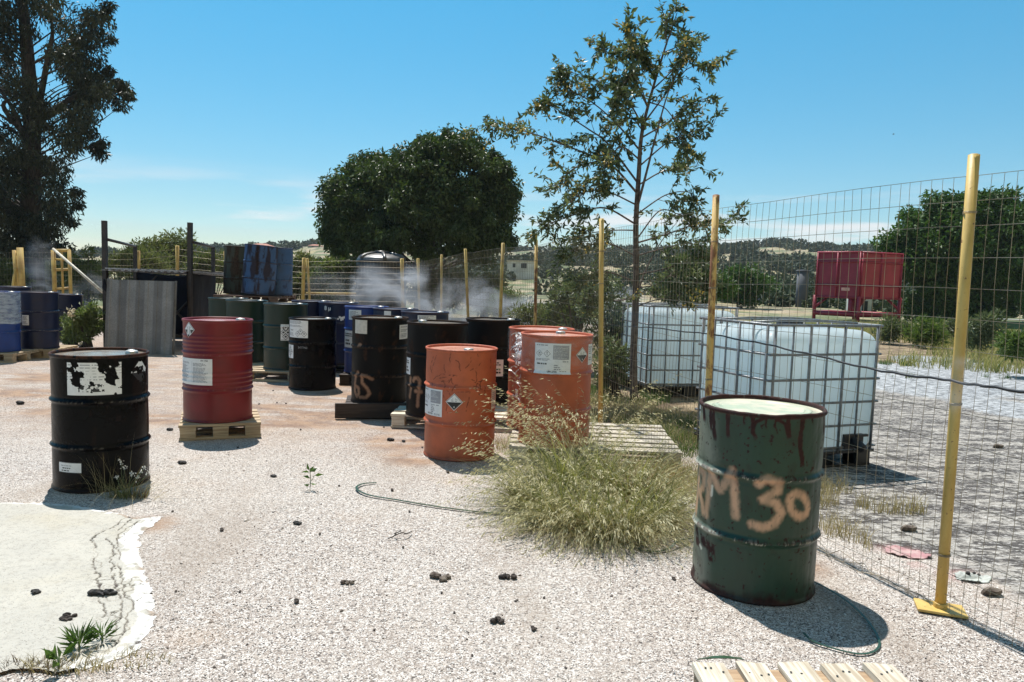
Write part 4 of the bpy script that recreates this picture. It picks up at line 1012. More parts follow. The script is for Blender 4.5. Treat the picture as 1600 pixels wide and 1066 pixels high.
c1 = Vector(at(1201, 600, 5.66)); c1.z = 0; c2 = Vector(at(1369, 600, 6.05)); c2.z = 0
e1 = gp_dir(c1, c2); make_ibc('front white plastic tank in a steel cage, behind the green RM 30 drum', c1+Vector((0, 0, .0)), e1, (c2-c1).length, .90)
c1 = Vector(at(1012, 600, 9.35)); c1.z = 0; c2 = Vector(at(1156, 600, 9.62)); c2.z = 0
make_ibc('rear white plastic tank in a steel cage, right of the flowering tree trunk', c1, gp_dir(c1, c2), 1.2, 1.0)

# ------------------------------------------------------------------ rack with tarp, grey panel
DARKST = mat('dark_steel', (.035, .025, .022), .6, scale=10, c2=(.018, .014, .013)); TARP = mat('navy_tarp', (.0045, .0065, .016), .75, scale=4, bump=.3, c2=(.0028, .004, .009), spec=.15)
ry = 13.0; rr = thing('steel_rack', 'dark steel rack with tall posts and a navy tarp over its sides', 'rack', (at(240, 440, ry).x, ry, 0)); rl = rr.location
def rp(px, py, Y): return at(px, py, Y)-rl
fl = rp(165, 440, ry).x; fr_x = rp(296.5, 440, ry).x; bk = 2.6
bl_x = rp(212, 440, ry+bk).x; br_x = rp(333, 440, ry+bk).x
for (px, py, Y, x, r_) in ((163, 345, ry, fl, .036), (297, 348, ry, fr_x, .036), (211, 384, ry+bk, bl_x, .03), (333, 386, ry+bk, br_x, .03)):
    m = MB(); t = rp(px, py, Y); b = Vector((x, Y-ry, 0)); d = t-b
    m.box((0, 0, d.length/2), (r_*2, r_*2, d.length), Matrix.Translation(b) @ d.to_track_quat('Z', 'Y').to_matrix().to_4x4()); m.build('post', DARKST, rr)
for a, b in (((166, 374, ry), (211, 385, ry+bk)), ((300, 378, ry), (333, 386, ry+bk))):
    m = MB(); m.tube([rp(*a), rp(*b)], .028, 6); m.build('arm', DARKST, rr)
zt = rp(230, 423, ry).z
m = MB()
for k in range(26):
    x0 = fl+(fr_x-fl)*k/26; x1 = fl+(fr_x-fl)*(k+1)/26; z = zt+(.03 if k % 2 else .0)
    m.add([(x0, -.12, z), (x1, -.12, z+(.0)), (x1+.12, bk*.9, z-.05), (x0+.12, bk*.9, z-.05), (x0, -.12, z-.02), (x1, -.12, z-.02), (x1+.12, bk*.9, z-.07), (x0+.12, bk*.9, z-.07)], [(0, 1, 2, 3), (4, 7, 6, 5), (0, 4, 5, 1), (1, 5, 6, 2), (2, 6, 7, 3), (3, 7, 4, 0)])
m.build('roof_sheet', mat('pale_roof_sheet', (.42, .42, .44), .5, scale=15, c2=(.16, .16, .17)), rr)
def sheet(name, a, b, z0, z1, m_, root, amp=.035, n=40, seed=0, th=.006, sagtop=.06):
    V = []; rows = 26
    for s in (0, 1):
        for j in range(rows+1):
            for i in range(n+1):
                f, g = i/n, j/rows; p = Vector(a).lerp(Vector(b), f); nrm = (Vector(b)-Vector(a)).cross(Vector((0, 0, 1))).normalized()
                top = z1 - sagtop*math.sin(f*3.14)*(1+.4*vnoise(f*6, 0, seed)); p = p+nrm*(amp*(fbm(f*5, g*2.5, seed, 3)-.5)*2+s*th); V.append((p.x, p.y, z0+(top-z0)*g))
    W_ = n+1; T_ = W_*(rows+1); F = []
    for j in range(rows):
        for i in range(n):
            q = j*W_+i; F.append((q, q+1, q+W_+1, q+W_)); F.append((T_+q, T_+q+W_, T_+q+W_+1, T_+q+1))
    for i in range(n):
        q = rows*W_+i; F.append((q, q+1, T_+q+1, T_+q)); F.append((i, T_+i, T_+i+1, i+1))
    return mesh_np(name, V, F, m_, root, True)
sheet('tarp', (fr_x-.02, -.06, 0), (br_x+.03, bk+.02, 0), .05, zt+.02, TARP, rr, seed=2)
sheet('tarp', (bl_x, bk, 0), (br_x, bk+.02, 0), .05, zt-.02, TARP, rr, seed=4)
sheet('tarp', (fl+.02, .05, 0), (bl_x, bk, 0), .05, zt-.25, TARP, rr, seed=6)
m = MB(); m.tube([(fl, .1, .25), (fr_x, .1, .25)], .03, 6); m.tube([(fr_x-.5, .4, .55), (fr_x, .1, .2+.75)], .02, 6); m.tube([(fr_x-.65, .25, 1.0), (fr_x-.02, .1, .4)], .02, 6); m.tube([(fl+.75, .0, zt-.25), (fl+.9, .0, zt-.08)], .015, 6); m.build('brace', DARKST, rr)
def panel_mat():
    t = NT('grey_corrugated_plastic'); n = t.noise(60, 3); c = t.mix(t.rng(t.noise(3, 4), .3, .7), (.21, .21, .215), (.28, .28, .285)); c = t.mix(t.math('MULTIPLY', t.rng(n, .4, .6), .3), c, (.07, .07, .075)); wv = t.n('TexWave', Scale=1.05, Distortion=.25, Detail=1); t.l(t.n('TexCoord').outputs['Object'], wv.inputs['Vector']); c = t.mix(t.rng(wv.outputs['Fac'], .35, .65), t.mix(1., c, (.66, .66, .67), 'MULTIPLY'), c); t.col(c); t.rough(.7); return t.m
py_ = 12.35; pa, pb = at(163, 553, py_), at(268.5, 555, py_); pz1 = at(163, 435, py_+.15).z
pw = pb.x-pa.x; V = []; nx, nz = 160, 12
prof = lambda u: .012*(1 if (u*7.2 % 1.0) > .42 else -1)*.35
for s in (0, 1):
    for j in range(nz+1):
        for i in range(nx+1):
            u = i/nx; V.append((-pw/2+pw*u, prof(u)+(.12*j/nz)+s*.004, .0+pz1*j/nz - (.015*(u > .08) if j == nz else 0)))
W_ = nx+1; T_ = W_*(nz+1); F = []
for j in range(nz):
    for i in range(nx):
        if j >= nz-2 and 10 < i < 26 and not (j == nz-2 and i < 14): pass
        q = j*W_+i; F.append((q, q+1, q+W_+1, q+W_)); F.append((T_+q, T_+q+W_, T_+q+W_+1, T_+q+1))
pr = thing('corrugated_panel', 'upright grey corrugated panel leaning on the dark rack', 'panel', (pa.x+pw/2, py_, 0))
mesh_np('sheet', V, F, panel_mat(), pr)
m = MB(); GP = mat('grey_panel_edge', (.15, .15, .15), .6); m.box((-pw/2, .06, pz1/2), (.03, .03, pz1), Matrix.Rotation(-.09, 4, 'X')); m.box((pw/2, .06, pz1/2), (.03, .03, pz1), Matrix.Rotation(-.09, 4, 'X')); m.build('frame', GP, pr, .003)
m = MB(); m.add([(-pw/2-.09, .12, pz1-.16), (-pw/2-.02, .05, pz1-.02), (-pw/2+.01, .12, pz1-.26), (-pw/2-.09, .16, pz1-.15), (-pw/2-.02, .09, pz1-.01), (-pw/2+.01, .16, pz1-.25)], [(0, 1, 2), (3, 5, 4), (0, 3, 4, 1), (1, 4, 5, 2), (2, 5, 3, 0)]); m.build('torn_flap', TARP, pr)

# ------------------------------------------------------------------ black cistern
TANKM = mat('black_tank_plastic', (.010, .010, .012), .33, scale=3, c2=(.016, .016, .018))
cy = 23.4; cp = at(588, 470, cy); cr_ = 40.5/FPX*cy; cz = at(588, 407, cy).z; ct = at(588, 393, cy).z
wt_ = thing('water_tank', 'black ribbed plastic water cistern with a domed top behind the rear fence', 'water tank', (cp.x, cy+cr_, 0))
pf = [(.01, .02), (cr_-.05, .02), (cr_, .06)]
for z in np.linspace(.10, cz-.06, 60): pf.append((cr_-.022*(.5-.5*math.cos(z*2*math.pi/.29)), z))
pf += [(cr_+.01, cz-.03), (cr_+.01, cz), (cr_-.03, cz+.03)]
m = MB(); m.lathe(pf, 64); m.build('shell', TANKM, wt_)
m = MB(); m.lathe([(cr_-.03, cz+.03)] + [(cr_*math.cos(a)-.03, cz+.03+(ct-cz-.06)*math.sin(a)) for a in np.linspace(.1, 1.25, 9)] + [(.22, ct-.03)], 64)
for k in range(6):
    a0 = k*math.pi/3+.3; pts = [((cr_*math.cos(a)-.02)*math.sin(a0), -(cr_*math.cos(a)-.02)*math.cos(a0), cz+.04+(ct-cz-.06)*math.sin(a)) for a in np.linspace(.1, 1.2, 8)]; m.tube(pts, .06, 6)
m.build('dome', mat('glossy_tank_plastic', (.05, .05, .053), .42, spec=1.0), wt_)
m = MB(); m.lathe([(.25, ct-.05), (.25, ct+.02), (.22, ct+.045), (.001, ct+.055)], 32); m.build('lid', TANKM, wt_)

# ------------------------------------------------------------------ red hopper on legs
REDH = mat('red_hopper_paint', (.28, .020, .045), .5, scale=2, var=.12)
hy = 34.0; h0 = at(1370, 493, hy); hc = at(1345, 440, hy)
hr = thing('red_hopper', 'red steel hopper on legs in the field right of the tanks', 'hopper', (hc.x, hy, 0)); hl = hr.location
def hp(px, py, Y=hy): return at(px, py, Y)-hl
x0, xm, x1 = hp(1275, 440, hy+1.6), hp(1344, 440), hp(1408, 440, hy+1.0)
zt0, zt1 = hp(1344, 393).z, hp(1344, 467).z
A, Bc, Cc = Vector((x0.x, 1.6, 0)), Vector((xm.x, 0, 0)), Vector((x1.x, 1.0, 0)); D_ = A+Cc-Bc
m = MB(); Zv = lambda p, z: Vector((p.x, p.y, z))
q4 = [A, Bc, Cc, D_]; cen = (A+Cc)/2; ti = [cen+(p-cen)*.97 for p in q4]
vs = [Zv(p, zt1) for p in q4]+[Zv(p, zt0) for p in q4]+[Zv(p, zt0) for p in ti]+[Zv(p, zt1+.3) for p in ti]
fs = [(0, 3, 2, 1)]+[(i, (i+1) % 4, 4+(i+1) % 4, 4+i) for i in range(4)]+[(4+i, 4+(i+1) % 4, 8+(i+1) % 4, 8+i) for i in range(4)]+[(8+i, 8+(i+1) % 4, 12+(i+1) % 4, 12+i) for i in range(4)]+[(12, 13, 14, 15)]
m.add(vs, fs); m.build('body', REDH, hr)
m = MB()
for p, q in ((A, Bc), (Bc, Cc)):
    n_ = (q-p).cross(Vector((0, 0, 1))).normalized()*.05
    if n_.y > 0: n_ = -n_
    for z in (zt0-.03, zt0-(zt0-zt1)*.22, zt0-(zt0-zt1)*.72, zt1+.03): m.tube([Zv(p, z)+n_*.6, Zv(q, z)+n_*.6], .045, 4)
    for f in (0.02, .48, .98): m.tube([Zv(p.lerp(q, f), zt1)+n_*.6, Zv(p.lerp(q, f), zt0)+n_*.6], .045, 4)
m.build('stiffener', REDH, hr)
for p in q4:
    m = MB(); g_ = terr_h(p.x+hl.x, p.y+hl.y); m.tube([Zv(p, float(g_)-.1), Zv(p, zt1+.1)], .085, 6); d = (cen-p).normalized(); m.tube([Zv(p, zt1-.5), Zv(p+d*.55, zt1)], .06, 6); m.build('leg', REDH, hr)
m = MB()
for p, q in zip(q4, q4[1:]+q4[:1]): m.tube([Zv(p, .30), Zv(q, .30)], .11, 4)
m.build('base_frame', REDH, hr)
m = MB(); c_ = (A+Bc)/2+Vector((.5, -.4, 0)); m.tube([Zv(c_, .2), Zv(c_, zt1)], .12, 8); m.lathe([(.05, zt1-.65), (.35, zt1-.1), (.42, zt1)], 12, 0, (cen.x, cen.y, 0)); m.build('chute', REDH, hr)
m = MB(); s_ = Zv(Bc.lerp(A, .30), zt1+.42)+Vector((-.05, -.12, 0)); m.box(s_, (.42, .03, .14)); m.build('name_plate', mat('pink_plate', (.62, .38, .40), .5), hr)

# ------------------------------------------------------------------ houses and sheds far off
def house(name, label, px0, px1, py0, py1, Y, dpt, wallm, roofm, roof='flat', wins=(), cat='building', over=.0, foot=None):
    a, b = at(px0, py1, Y), at(px1, py1, Y); zt = at((px0+px1)/2, py0, Y).z; zb = at((px0+px1)/2, py1, Y).z
    c = Vector(((a.x+b.x)/2, Y, 0)); root = thing(name, label, cat, c); W_ = b.x-a.x
    m = MB(); zb2 = min(zb, float(terr_h(c.x, Y)))-.6; rh = (zt-zb)*.12
    m.box((0, dpt/2, (zt-rh+zb2)/2), (W_, dpt, zt-rh-zb2)); m.build('wall', wallm, root)
    m = MB()
    if roof == 'flat': m.box((0, dpt/2, zt-rh/2), (W_*1.04, dpt*1.06, rh))
    else:
        e = W_*.52; z0 = zt-rh; z1 = zt+(zt-zb)*.25; m.add([(-e, -.3, z0), (e, -.3, z0), (e, dpt+.3, z0), (-e, dpt+.3, z0), (-e*.45, dpt/2, z1), (e*.45, dpt/2, z1)], [(0, 1, 5, 4), (1, 2, 5), (2, 3, 4, 5), (3, 0, 4), (0, 3, 2, 1)])
    m.build('roof', roofm, root)
    H_ = zt-zb
    for (u, v, w_, h_) in wins:
        m = MB(); m.box((-W_/2+W_*u, -.03, zb+H_*v), (W_*w_, .12, H_*h_)); m.build('window', WINM, root)
    return root
WINM = mat('dark_window_glass', (.025, .03, .035), .15); CREAM = mat('cream_plaster', (.50, .43, .37), .85, scale=.4); GREYW = mat('grey_blockwork', (.33, .31, .29), .9, scale=.8); WHITEW = mat('white_plaster', (.66, .65, .62), .8, scale=.5)
TILE = mat('red_roof_tiles', (.36, .15, .10), .85, scale=2); TINR = mat('white_tin_roof', (.66, .66, .65), .5, scale=1)
H1 = house('hill_house', 'red roofed cream house on the skyline above the blue drums', 387, 418, 382.5, 394, 235, 8, CREAM, TILE, 'hip', ((.2, .6, .12, .3), (.5, .6, .12, .3), (.8, .6, .12, .3)))
house('hill_house', 'flat roofed wing right of the red roofed house on the skyline', 416, 438, 386, 394, 240, 8, GREYW, CREAM, 'flat', ((.3, .5, .14, .35), (.7, .5, .14, .35)))
house('hill_house', 'small pink roofed house on the hill left of the round tree', 481, 497, 383, 390, 250, 7, CREAM, TILE, 'hip', ((.5, .5, .3, .4),))
house('flat_shed', 'low blue grey shed with a white roof behind the front tank', 1195, 1236, 464, 479, 62, 3, mat('blue_grey_sheet', (.20, .23, .27), .7), TINR, 'flat', ((.3, .5, .1, .4),))
house('long_building', 'long grey building with a white roof edge on the hill left of the hopper', 1206, 1284, 399, 408, 190, 10, mat('dark_grey_render', (.13, .14, .15), .8), TINR, 'flat', ((.2, .4, .05, .35), (.45, .4, .05, .35), (.7, .4, .05, .35)))
house('white_shed', 'white boxy shed seen under the red hopper', 1339, 1361, 461, 490, 46, 1.6, WHITEW, TINR, 'flat', ((.5, .4, .35, .55),), cat='shed')
house('block_house', 'pinkish unfinished block building low at the right photo edge', 1552, 1640, 457, 480, 70, 5, mat('pink_blockwork', (.42, .33, .29), .9, scale=.5), TINR, 'flat', ((.12, .55, .10, .40), (.33, .48, .12, .62), (.55, .55, .10, .40), (.8, .55, .1, .4)))
house('field_house', 'pale house behind smoke right of the round tree', 792, 836, 407, 422, 120, 7, WHITEW, mat('pale_roof', (.52, .46, .36), .8), 'flat', ((.25, .45, .1, .4), (.6, .45, .2, .5)))
house('tin_hut', 'tiny pale hut left of the yellow post on the field', 1421, 1436, 471, 480, 58, 1.5, WHITEW, TINR, 'flat', ((.5, .4, .3, .4),), cat='shed')
house('hill_house', 'small cream house half way up the green hill', 1180, 1196, 420, 428, 150, 5, CREAM, WHITEW, 'flat', ((.5, .5, .3, .4),))
pp = at(1252, 472, 55); m = MB(); q = at(1252, 424, 55); m.tube([(0, 0, -.3), (0, 0, q.z)], .42, 12); m.lathe([(.50, q.z), (.50, q.z+.08), (.01, q.z+.12)], 12); o = m.build('chimney_pillar', mat('dark_concrete', (.10, .105, .12), .85, scale=1)); o.location = (pp.x, 55, 0); tag(o, 'dark round pillar standing left of the red hopper', 'pillar')
# green sign board at the right edge, white top edge
m = MB(); a, b_ = at(1537, 505, 21), at(1660, 508, 21); z0, z1 = at(1590, 512, 21).z, at(1590, 500, 21).z
sgn = thing('low_screen', 'low dark green screen with a white top rail at right edge', 'screen', ((a.x+b_.x)/2, 21, 0)); Ls = b_.x-a.x
m.box((0, 0, (z0+z1)/2-.05), (Ls, .03, z1-z0)); m.build('panel', mat('green_sheet', (.02, .10, .07), .5), sgn)
m = MB(); m.tube([(-Ls/2, 0, z1+.0), (Ls/2, 0, z1+.0)], .022, 6); m.build('rail', WHITEW, sgn)
for k in (-.45, 0, .45):
    m = MB(); m.tube([(Ls*k, .03, -.05), (Ls*k, .03, z1)], .02, 6); m.build('post', GALV, sgn)

# ------------------------------------------------------------------ trees
def V3(p): return np.array([p[0], p[1], p[2]], float)
def curve(pts, k=6):
    """smooth polyline through points (Catmull-Rom)"""
    P = [Vector(p) for p in pts]; P = [P[0]*2-P[1]]+P+[P[-1]*2-P[-2]]; out = []
    for i in range(1, len(P)-2):
        for t in np.linspace(0, 1, k, endpoint=False):
            a, b, c, d = P[i-1], P[i], P[i+1], P[i+2]
            out.append(.5*((2*b)+(c-a)*t+(2*a-5*b+4*c-d)*t*t+(3*b-a-3*c+d)*t**3))
    out.append(P[-2]); return out
L_EUC = leaf_mat('eucalyptus_leaf', (.016, .023, .014), (.075, .082, .055), .2, .34, (1., 1.1, .5))
L_ROUND = leaf_mat('carob_leaf', (.015, .033, .010), (.115, .155, .062), .24, .30, (1., 1.2, .4))
L_FLOW = leaf_mat('young_tree_leaf', (.040, .066, .032), (.205, .230, .135), .36, .30, (1., 1.1, .55))
L_RIGHT = leaf_mat('bright_leaf', (.020, .048, .009), (.095, .175, .04), .25, .38, (1., 1.2, .4))
L_SHRUB = leaf_mat('shrub_leaf', (.05, .078, .028), (.20, .23, .10), .38, .45)
L_OLIVE = leaf_mat('olive_scrub_leaf', (.06, .078, .038), (.24, .245, .14), .36, .45)
L_FIELDW = leaf_mat('field_weed_leaf', (.05, .09, .025), (.20, .26, .09), .35, .5)
FLOWER = mat('yellow_flower', (.72, .50, .10), .6, var=.1); FLOWERP = mat('pale_flower', (.70, .62, .46), .6, var=.1)
def cluster_leaves(cs, rad, n, ln, wd, droop=.5, outd=.5):
    cs = np.asarray(cs, float); k = len(cs); rad = np.asarray(rad if np.ndim(rad) else [rad]*k)
    idx = np.repeat(np.arange(k), n); off = RNG.normal(size=(len(idx), 3)); off /= np.linalg.norm(off, axis=1, keepdims=True)
    rr = RNG.random(len(idx))**.45; P = cs[idx]+off*(rr*rad[idx])[:, None]*np.array([1, 1, .8])
    D = off*outd + RNG.normal(size=off.shape)*.6; D[:, 2] -= droop
    sc = RNG.uniform(.65, 1.25, len(idx))
    cv = RNG.random(k)*.5
    return P, D, ln*sc, wd*sc, np.clip(cv[idx]+RNG.random(len(idx))*.5, 0, 1)
def limbs(m, trunk, cs, r0, every=1, droop=.15, lo=.25):
    """a curved limb from the trunk to every foliage clump"""
    tz = [p.z for p in trunk]
    for c in cs[::every]:
        c = Vector(c); h = c.z - random.uniform(.25, .6)*math.hypot(c.x-trunk[0].x, c.y-trunk[0].y) - .2
        h = max(tz[0]+(tz[-1]-tz[0])*lo, min(h, tz[-1]-.05)); i = min(range(len(tz)), key=lambda q: abs(tz[q]-h)); a = trunk[i]; d = (c-a).length
        mid = a.lerp(c, .5)+Vector((random.gauss(0, .06), random.gauss(0, .06), random.uniform(-.02, .12)))*d
        r = r0*(.35+.65*min(1, d/3))*(1-.6*i/len(tz)); m.tube(curve([a, mid, c], 5), [r*(1-.85*t) for t in np.linspace(0, 1, 11)], 5, 0, False)

# big round evergreen behind the cistern
TY = 27.5; tb = at(655, 470, TY); tb = Vector((tb.x, TY+1, 0))
tr = thing('round_tree', 'large dense round topped evergreen tree behind the black cistern', 'tree', tb)
lobes = [(655, 306, 62, 92, 0), (585, 315, 70, 78, .4), (545, 330, 48, 78, 0), (720, 300, 78, 92, 0), (770, 320, 48, 76, .3), (690, 274, 60, 56, -.6), (615, 288, 60, 50, -.5), (655, 350, 120, 60, -1.0), (565, 370, 60, 40, -.6), (760, 365, 50, 45, -.5), (740, 262, 52, 48, .4), (525, 355, 30, 40, 0), (795, 330, 24, 50, 0), (512, 300, 16, 18, 0), (700, 232, 30, 24, 0), (640, 250, 20, 14, 0), (588, 258, 22, 18, 0), (782, 272, 26, 20, 0), (668, 226, 14, 14, 0), (735, 228, 16, 12, 0), (560, 268, 14, 12, 0), (808, 300, 12, 20, 0), (505, 345, 12, 30, 0)]
cs = []; rad = []
s = TY/FPX
for (px, py, a, b, dy) in lobes:
    px = 658+(px-658)*.91; a *= .93
    c = at(px, py, TY+dy*1.2); n = int(7+a*b/125); a *= .95; b *= .93
    for k in range(n):
        q = RNG.normal(size=3); q /= np.linalg.norm(q); f = RNG.uniform(.66, 1.0) if RNG.random() > .16 else RNG.uniform(1.0, 1.13)
        if q[1] > .4: q[1] *= -1
        cs.append((c.x+q[0]*a*s*f-tb.x, c.y+q[1]*min(a, b)*s*f*1.1-tb.y, c.z+q[2]*b*s*f)); rad.append(RNG.uniform(.34, .58) if f < 1 else RNG.uniform(.16, .30))
P, D, ln, wd, va = cluster_leaves(cs, rad, 175, .165, .07, .75, .4)
leaf_obj('crown', P, D, ln, wd, L_ROUND, tr, va)
m = MB(); trunk = curve([(0, 0, -.1), (.1, 0, 1.2), (.0, .1, 2.4), (-.1, 0, 4.0), (.1, 0, 5.2)], 5); m.tube(trunk, [.38-.30*t for t in np.linspace(0, 1, len(trunk))], 9); limbs(m, trunk, cs, .10, 6); m.build('trunk', BARK, tr)

# tall eucalyptus at the left edge
EY = 27.0; eb = at(50, 450, EY); eb = Vector((eb.x, EY, 0)); et = thing('eucalyptus_tree', 'very tall open eucalyptus tree cut by the left photo edge', 'tree', eb); se = EY/FPX
bx = [(-200, 120), (-120, 150), (-50, 172), (0, 176), (40, 166), (90, 160), (105, 172), (130, 172), (150, 168), (165, 150), (190, 136), (215, 140), (235, 138), (248, 112), (268, 100), (290, 108), (320, 118), (345, 100), (372, 105), (392, 118)]
cs = []
while len(cs) < 540:
    py = random.uniform(-210, 392); lim = np.interp(py, [a for a, b in bx], [b for a, b in bx]); px = random.uniform(-150, lim-8)
    n = float(fbm(px*.022, py*.022, 17, 3)); thr = .50 if py < 190 else .40
    if n < thr and py < 330: continue
    c = at(px, py, EY+random.uniform(-2.2, 2.2)); cs.append((c.x-eb.x, c.y-eb.y, c.z))
for px, py in ((182, 132), (192, 138), (200, 148), (190, 165), (186, 128), (176, 150), (160, 222), (152, 230), (156, 240), (146, 228), (170, 110), (168, 60), (164, 20), (170, 8), (120, 300), (122, 318), (112, 345), (196, 140), (140, 205)):
    c = at(px, py, EY+random.uniform(-.6, .6)); cs.append((c.x-eb.x, c.y-eb.y, c.z))
rad = [RNG.uniform(.32, .66) if i < 540 else RNG.uniform(.2, .3) for i in range(len(cs))]
P, D, ln, wd, va = cluster_leaves(cs, rad, 150, .19, .055, 1.0, .3); leaf_obj('crown', P, D, ln, wd, L_EUC, et, va)
m = MB(); tp_ = [(at(px, py, EY)-eb) for px, py in ((52, 470), (50, 400), (48, 300), (50, 200), (46, 130), (40, 50), (30, -40), (26, -150), (22, -200))]; tp_[0].z = -.2
trunk = curve(tp_, 6); m.tube(trunk, [.42*(1-.85*t) for t in np.linspace(0, 1, len(trunk))], 10); limbs(m, trunk, cs[:540:4]+cs[540:], .05, 1, lo=.12)
for path in (((48, 250), (20, 170), (-20, 120)), ((49, 230), (75, 90), (82, 50), (76, 20)), ((48, 200), (110, 155), (150, 140), (190, 146)), ((50, 220), (5, 165), (45, 150))):
    m.tube(curve([at(a, b, EY-.3)-eb for a, b in path], 6), [.12*(1-.8*t) for t in np.linspace(0, 1, 6*(len(path)-1)+1)], 6, 0, False)
m.build('trunk', mat('eucalyptus_bark', (.085, .07, .062), .85, scale=5, bump=.4, c2=(.035, .028, .025), stretch=(3, 3, .6)), et)

# young flowering tree by the fence
SY = 8.95; sb = at(991, 626, SY); sb = Vector((sb.x, SY, 0)); st = thing('flowering_tree', 'slender open young tree with small yellow flowers just beyond the fence', 'tree', sb)
def sp(px, py, dy=0.): return at(px, py, SY+dy)-sb
m = MB(); trunk = curve([sp(*q) for q in ((991, 632), (990, 560), (993, 480), (994, 420), (994, 345), (998, 276), (1002, 216), (1013, 164), (1037, 82), (1058, 20))], 8)
trunk[0].z = -.05; nT = len(trunk); m.tube(curve([sp(994, 330), sp(1010, 270, -.1), sp(1028, 200, -.2), sp(1046, 140, -.25), sp(1070, 95, -.3)], 6), [.018*(1-.8*t) for t in np.linspace(0, 1, 25)], 6, 0, False); m.tube(curve([sp(992, 470), sp(1010, 420, .1), sp(1035, 375, .2), sp(1060, 345, .3)], 6), [.014*(1-.8*t) for t in np.linspace(0, 1, 19)], 6, 0, False); m.tube(trunk, [.046*(1-t)**.8+.004 for t in np.linspace(0, 1, nT)], 9)
br = [[(994, 300), (960, 262), (930, 246), (880, 226), (826, 207), (785, 200), (753, 196)], [(996, 285), (950, 225), (921, 203), (885, 180), (862, 166), (846, 160)], [(1000, 235), (960, 190), (925, 160), (890, 140), (880, 130)],
      [(1006, 200), (975, 150), (930, 125), (884, 111)], [(1012, 168), (985, 110), (960, 90), (934, 70)], [(1025, 120), (1010, 90), (995, 62), (982, 46)], [(1038, 82), (1062, 72), (1086, 64)], [(1042, 70), (1040, 40), (1050, 12)],
      [(1008, 190), (1050, 135), (1080, 105), (1124, 108)], [(1003, 215), (1045, 190), (1085, 160), (1126, 149)], [(999, 260), (1040, 225), (1070, 210), (1120, 196)], [(996, 290), (1035, 268), (1070, 262), (1095, 258)],
      [(995, 335), (1040, 305), (1075, 300), (1088, 312)], [(994, 380), (1045, 365), (1090, 350), (1145, 345)], [(994, 375), (1030, 330), (1060, 335), (1085, 345)],
      [(993, 350), (945, 325), (900, 335), (860, 350), (838, 364)], [(940, 250), (900, 262), (875, 282), (857, 298)], [(994, 320), (950, 300), (915, 300), (890, 320)], [(993, 400), (950, 380), (915, 385), (885, 400)], [(992, 430), (1040, 420), (1080, 405), (1100, 395)],
      [(992, 440), (950, 425), (920, 430), (900, 445)], [(1000, 250), (970, 230), (945, 260), (930, 300)], [(1005, 205), (985, 185), (960, 210), (950, 240)], [(1015, 160), (1040, 170), (1060, 200), (1068, 230)], [(1030, 105), (1000, 110), (975, 130), (960, 160)], [(1012, 168), (1000, 130), (990, 100), (1000, 85)],
      [(994, 450), (1025, 445), (1050, 430), (1070, 440)], [(1020, 140), (1050, 110), (1062, 85), (1070, 50)], [(993, 465), (960, 470), (935, 460), (915, 470)], [(992, 480), (1020, 470), (1060, 460), (1085, 455)], [(994, 400), (1030, 390), (1070, 380), (1100, 372)], [(994, 360), (960, 360), (920, 365), (900, 372)]]
LP, LD, LL, LW = [], [], [], []; FPT = []
def twig_leaves(p, d, n, size, sp_=.05):
    for j in range(n):
        q = p + np.array(d)*RNG.uniform(-.03, .06) + RNG.normal(size=3)*.012; dd = np.array(d)*.6 + RNG.normal(size=3)*.75; dd[2] -= .35
        LP.append(q); LD.append(dd); k = RNG.uniform(.65, 1.3)*size; LL.append(k); LW.append(k*RNG.uniform(.28, .42))
for bi, path in enumerate(br):
    dy = random.uniform(-.55, .55)
    pts = curve([sp(a, b, dy*(i/(len(path)-1))) for i, (a, b) in enumerate(path)], 7); n = len(pts); L_ = sum((b-a).length for a, b in zip(pts[:-1], pts[1:]))
    r0 = .006+.0048*L_; m.tube(pts, [r0*(1-.82*t) for t in np.linspace(0, 1, n)], 5, 0, False)
    ntw = int((7+12*L_)*(1. if path[-1][0] < 1000 or path[-1][1] < 60 else .72))
    for k in range(ntw):
        f = .22+.80*random.random()**.85; i = min(n-2, int(f*(n-1))); p = pts[i]; ax = (pts[i+1]-pts[i]).normalized()
        d = (ax*random.uniform(.2, 1.0)+Vector((random.gauss(0, .6), random.gauss(0, .6), random.gauss(-.05, .5)))).normalized(); ln_ = random.uniform(.10, .34)*(1.1-.3*f)
        tw = curve([p, p+d*ln_*.5+Vector((0, 0, random.uniform(-.01, .03))), p+d*ln_+Vector((0, 0, random.uniform(-.06, .02)))], 3); m.tube(tw, [.0042, .0038, .0033, .003, .0025, .002, .0016], 3, 0, False)
        big = path[0][1] < 215 and 940 < path[-1][0] < 1010
        for q in tw[2:]: twig_leaves(np.array(q), d, random.choice((2, 4, 5, 6)), .100 if big else .078)
        if random.random() < (.42 if path[-1][0] < 900 or path[-1][1] < 70 else .26): FPT.append(tw[-1])
m.build('trunk', BARKP if False else mat('young_bark', (.16, .12, .10), .85, scale=20, c2=(.07, .05, .042)), st)
LP = np.array(LP); leaf_obj('crown', LP, np.array(LD), np.array(LL), np.array(LW), L_FLOW, st)
def flowers(pts, m_, name, parent, k=9, size=.022, spread=.035):
    P = np.repeat(np.array([V3(p) for p in pts]), k, 0); P = P + RNG.normal(size=P.shape)*spread; D = RNG.normal(size=P.shape); D[:, 2] += .4
    leaf_obj(name, P, D, np.full(len(P), size)*RNG.uniform(.7, 1.5, len(P)), np.full(len(P), size*.7), m_, parent)
flowers(FPT[::2], FLOWER, 'flowers', st, 10, .034, .04); flowers(FPT[1::3], FLOWERP, 'flowers', st, 8, .030, .04)
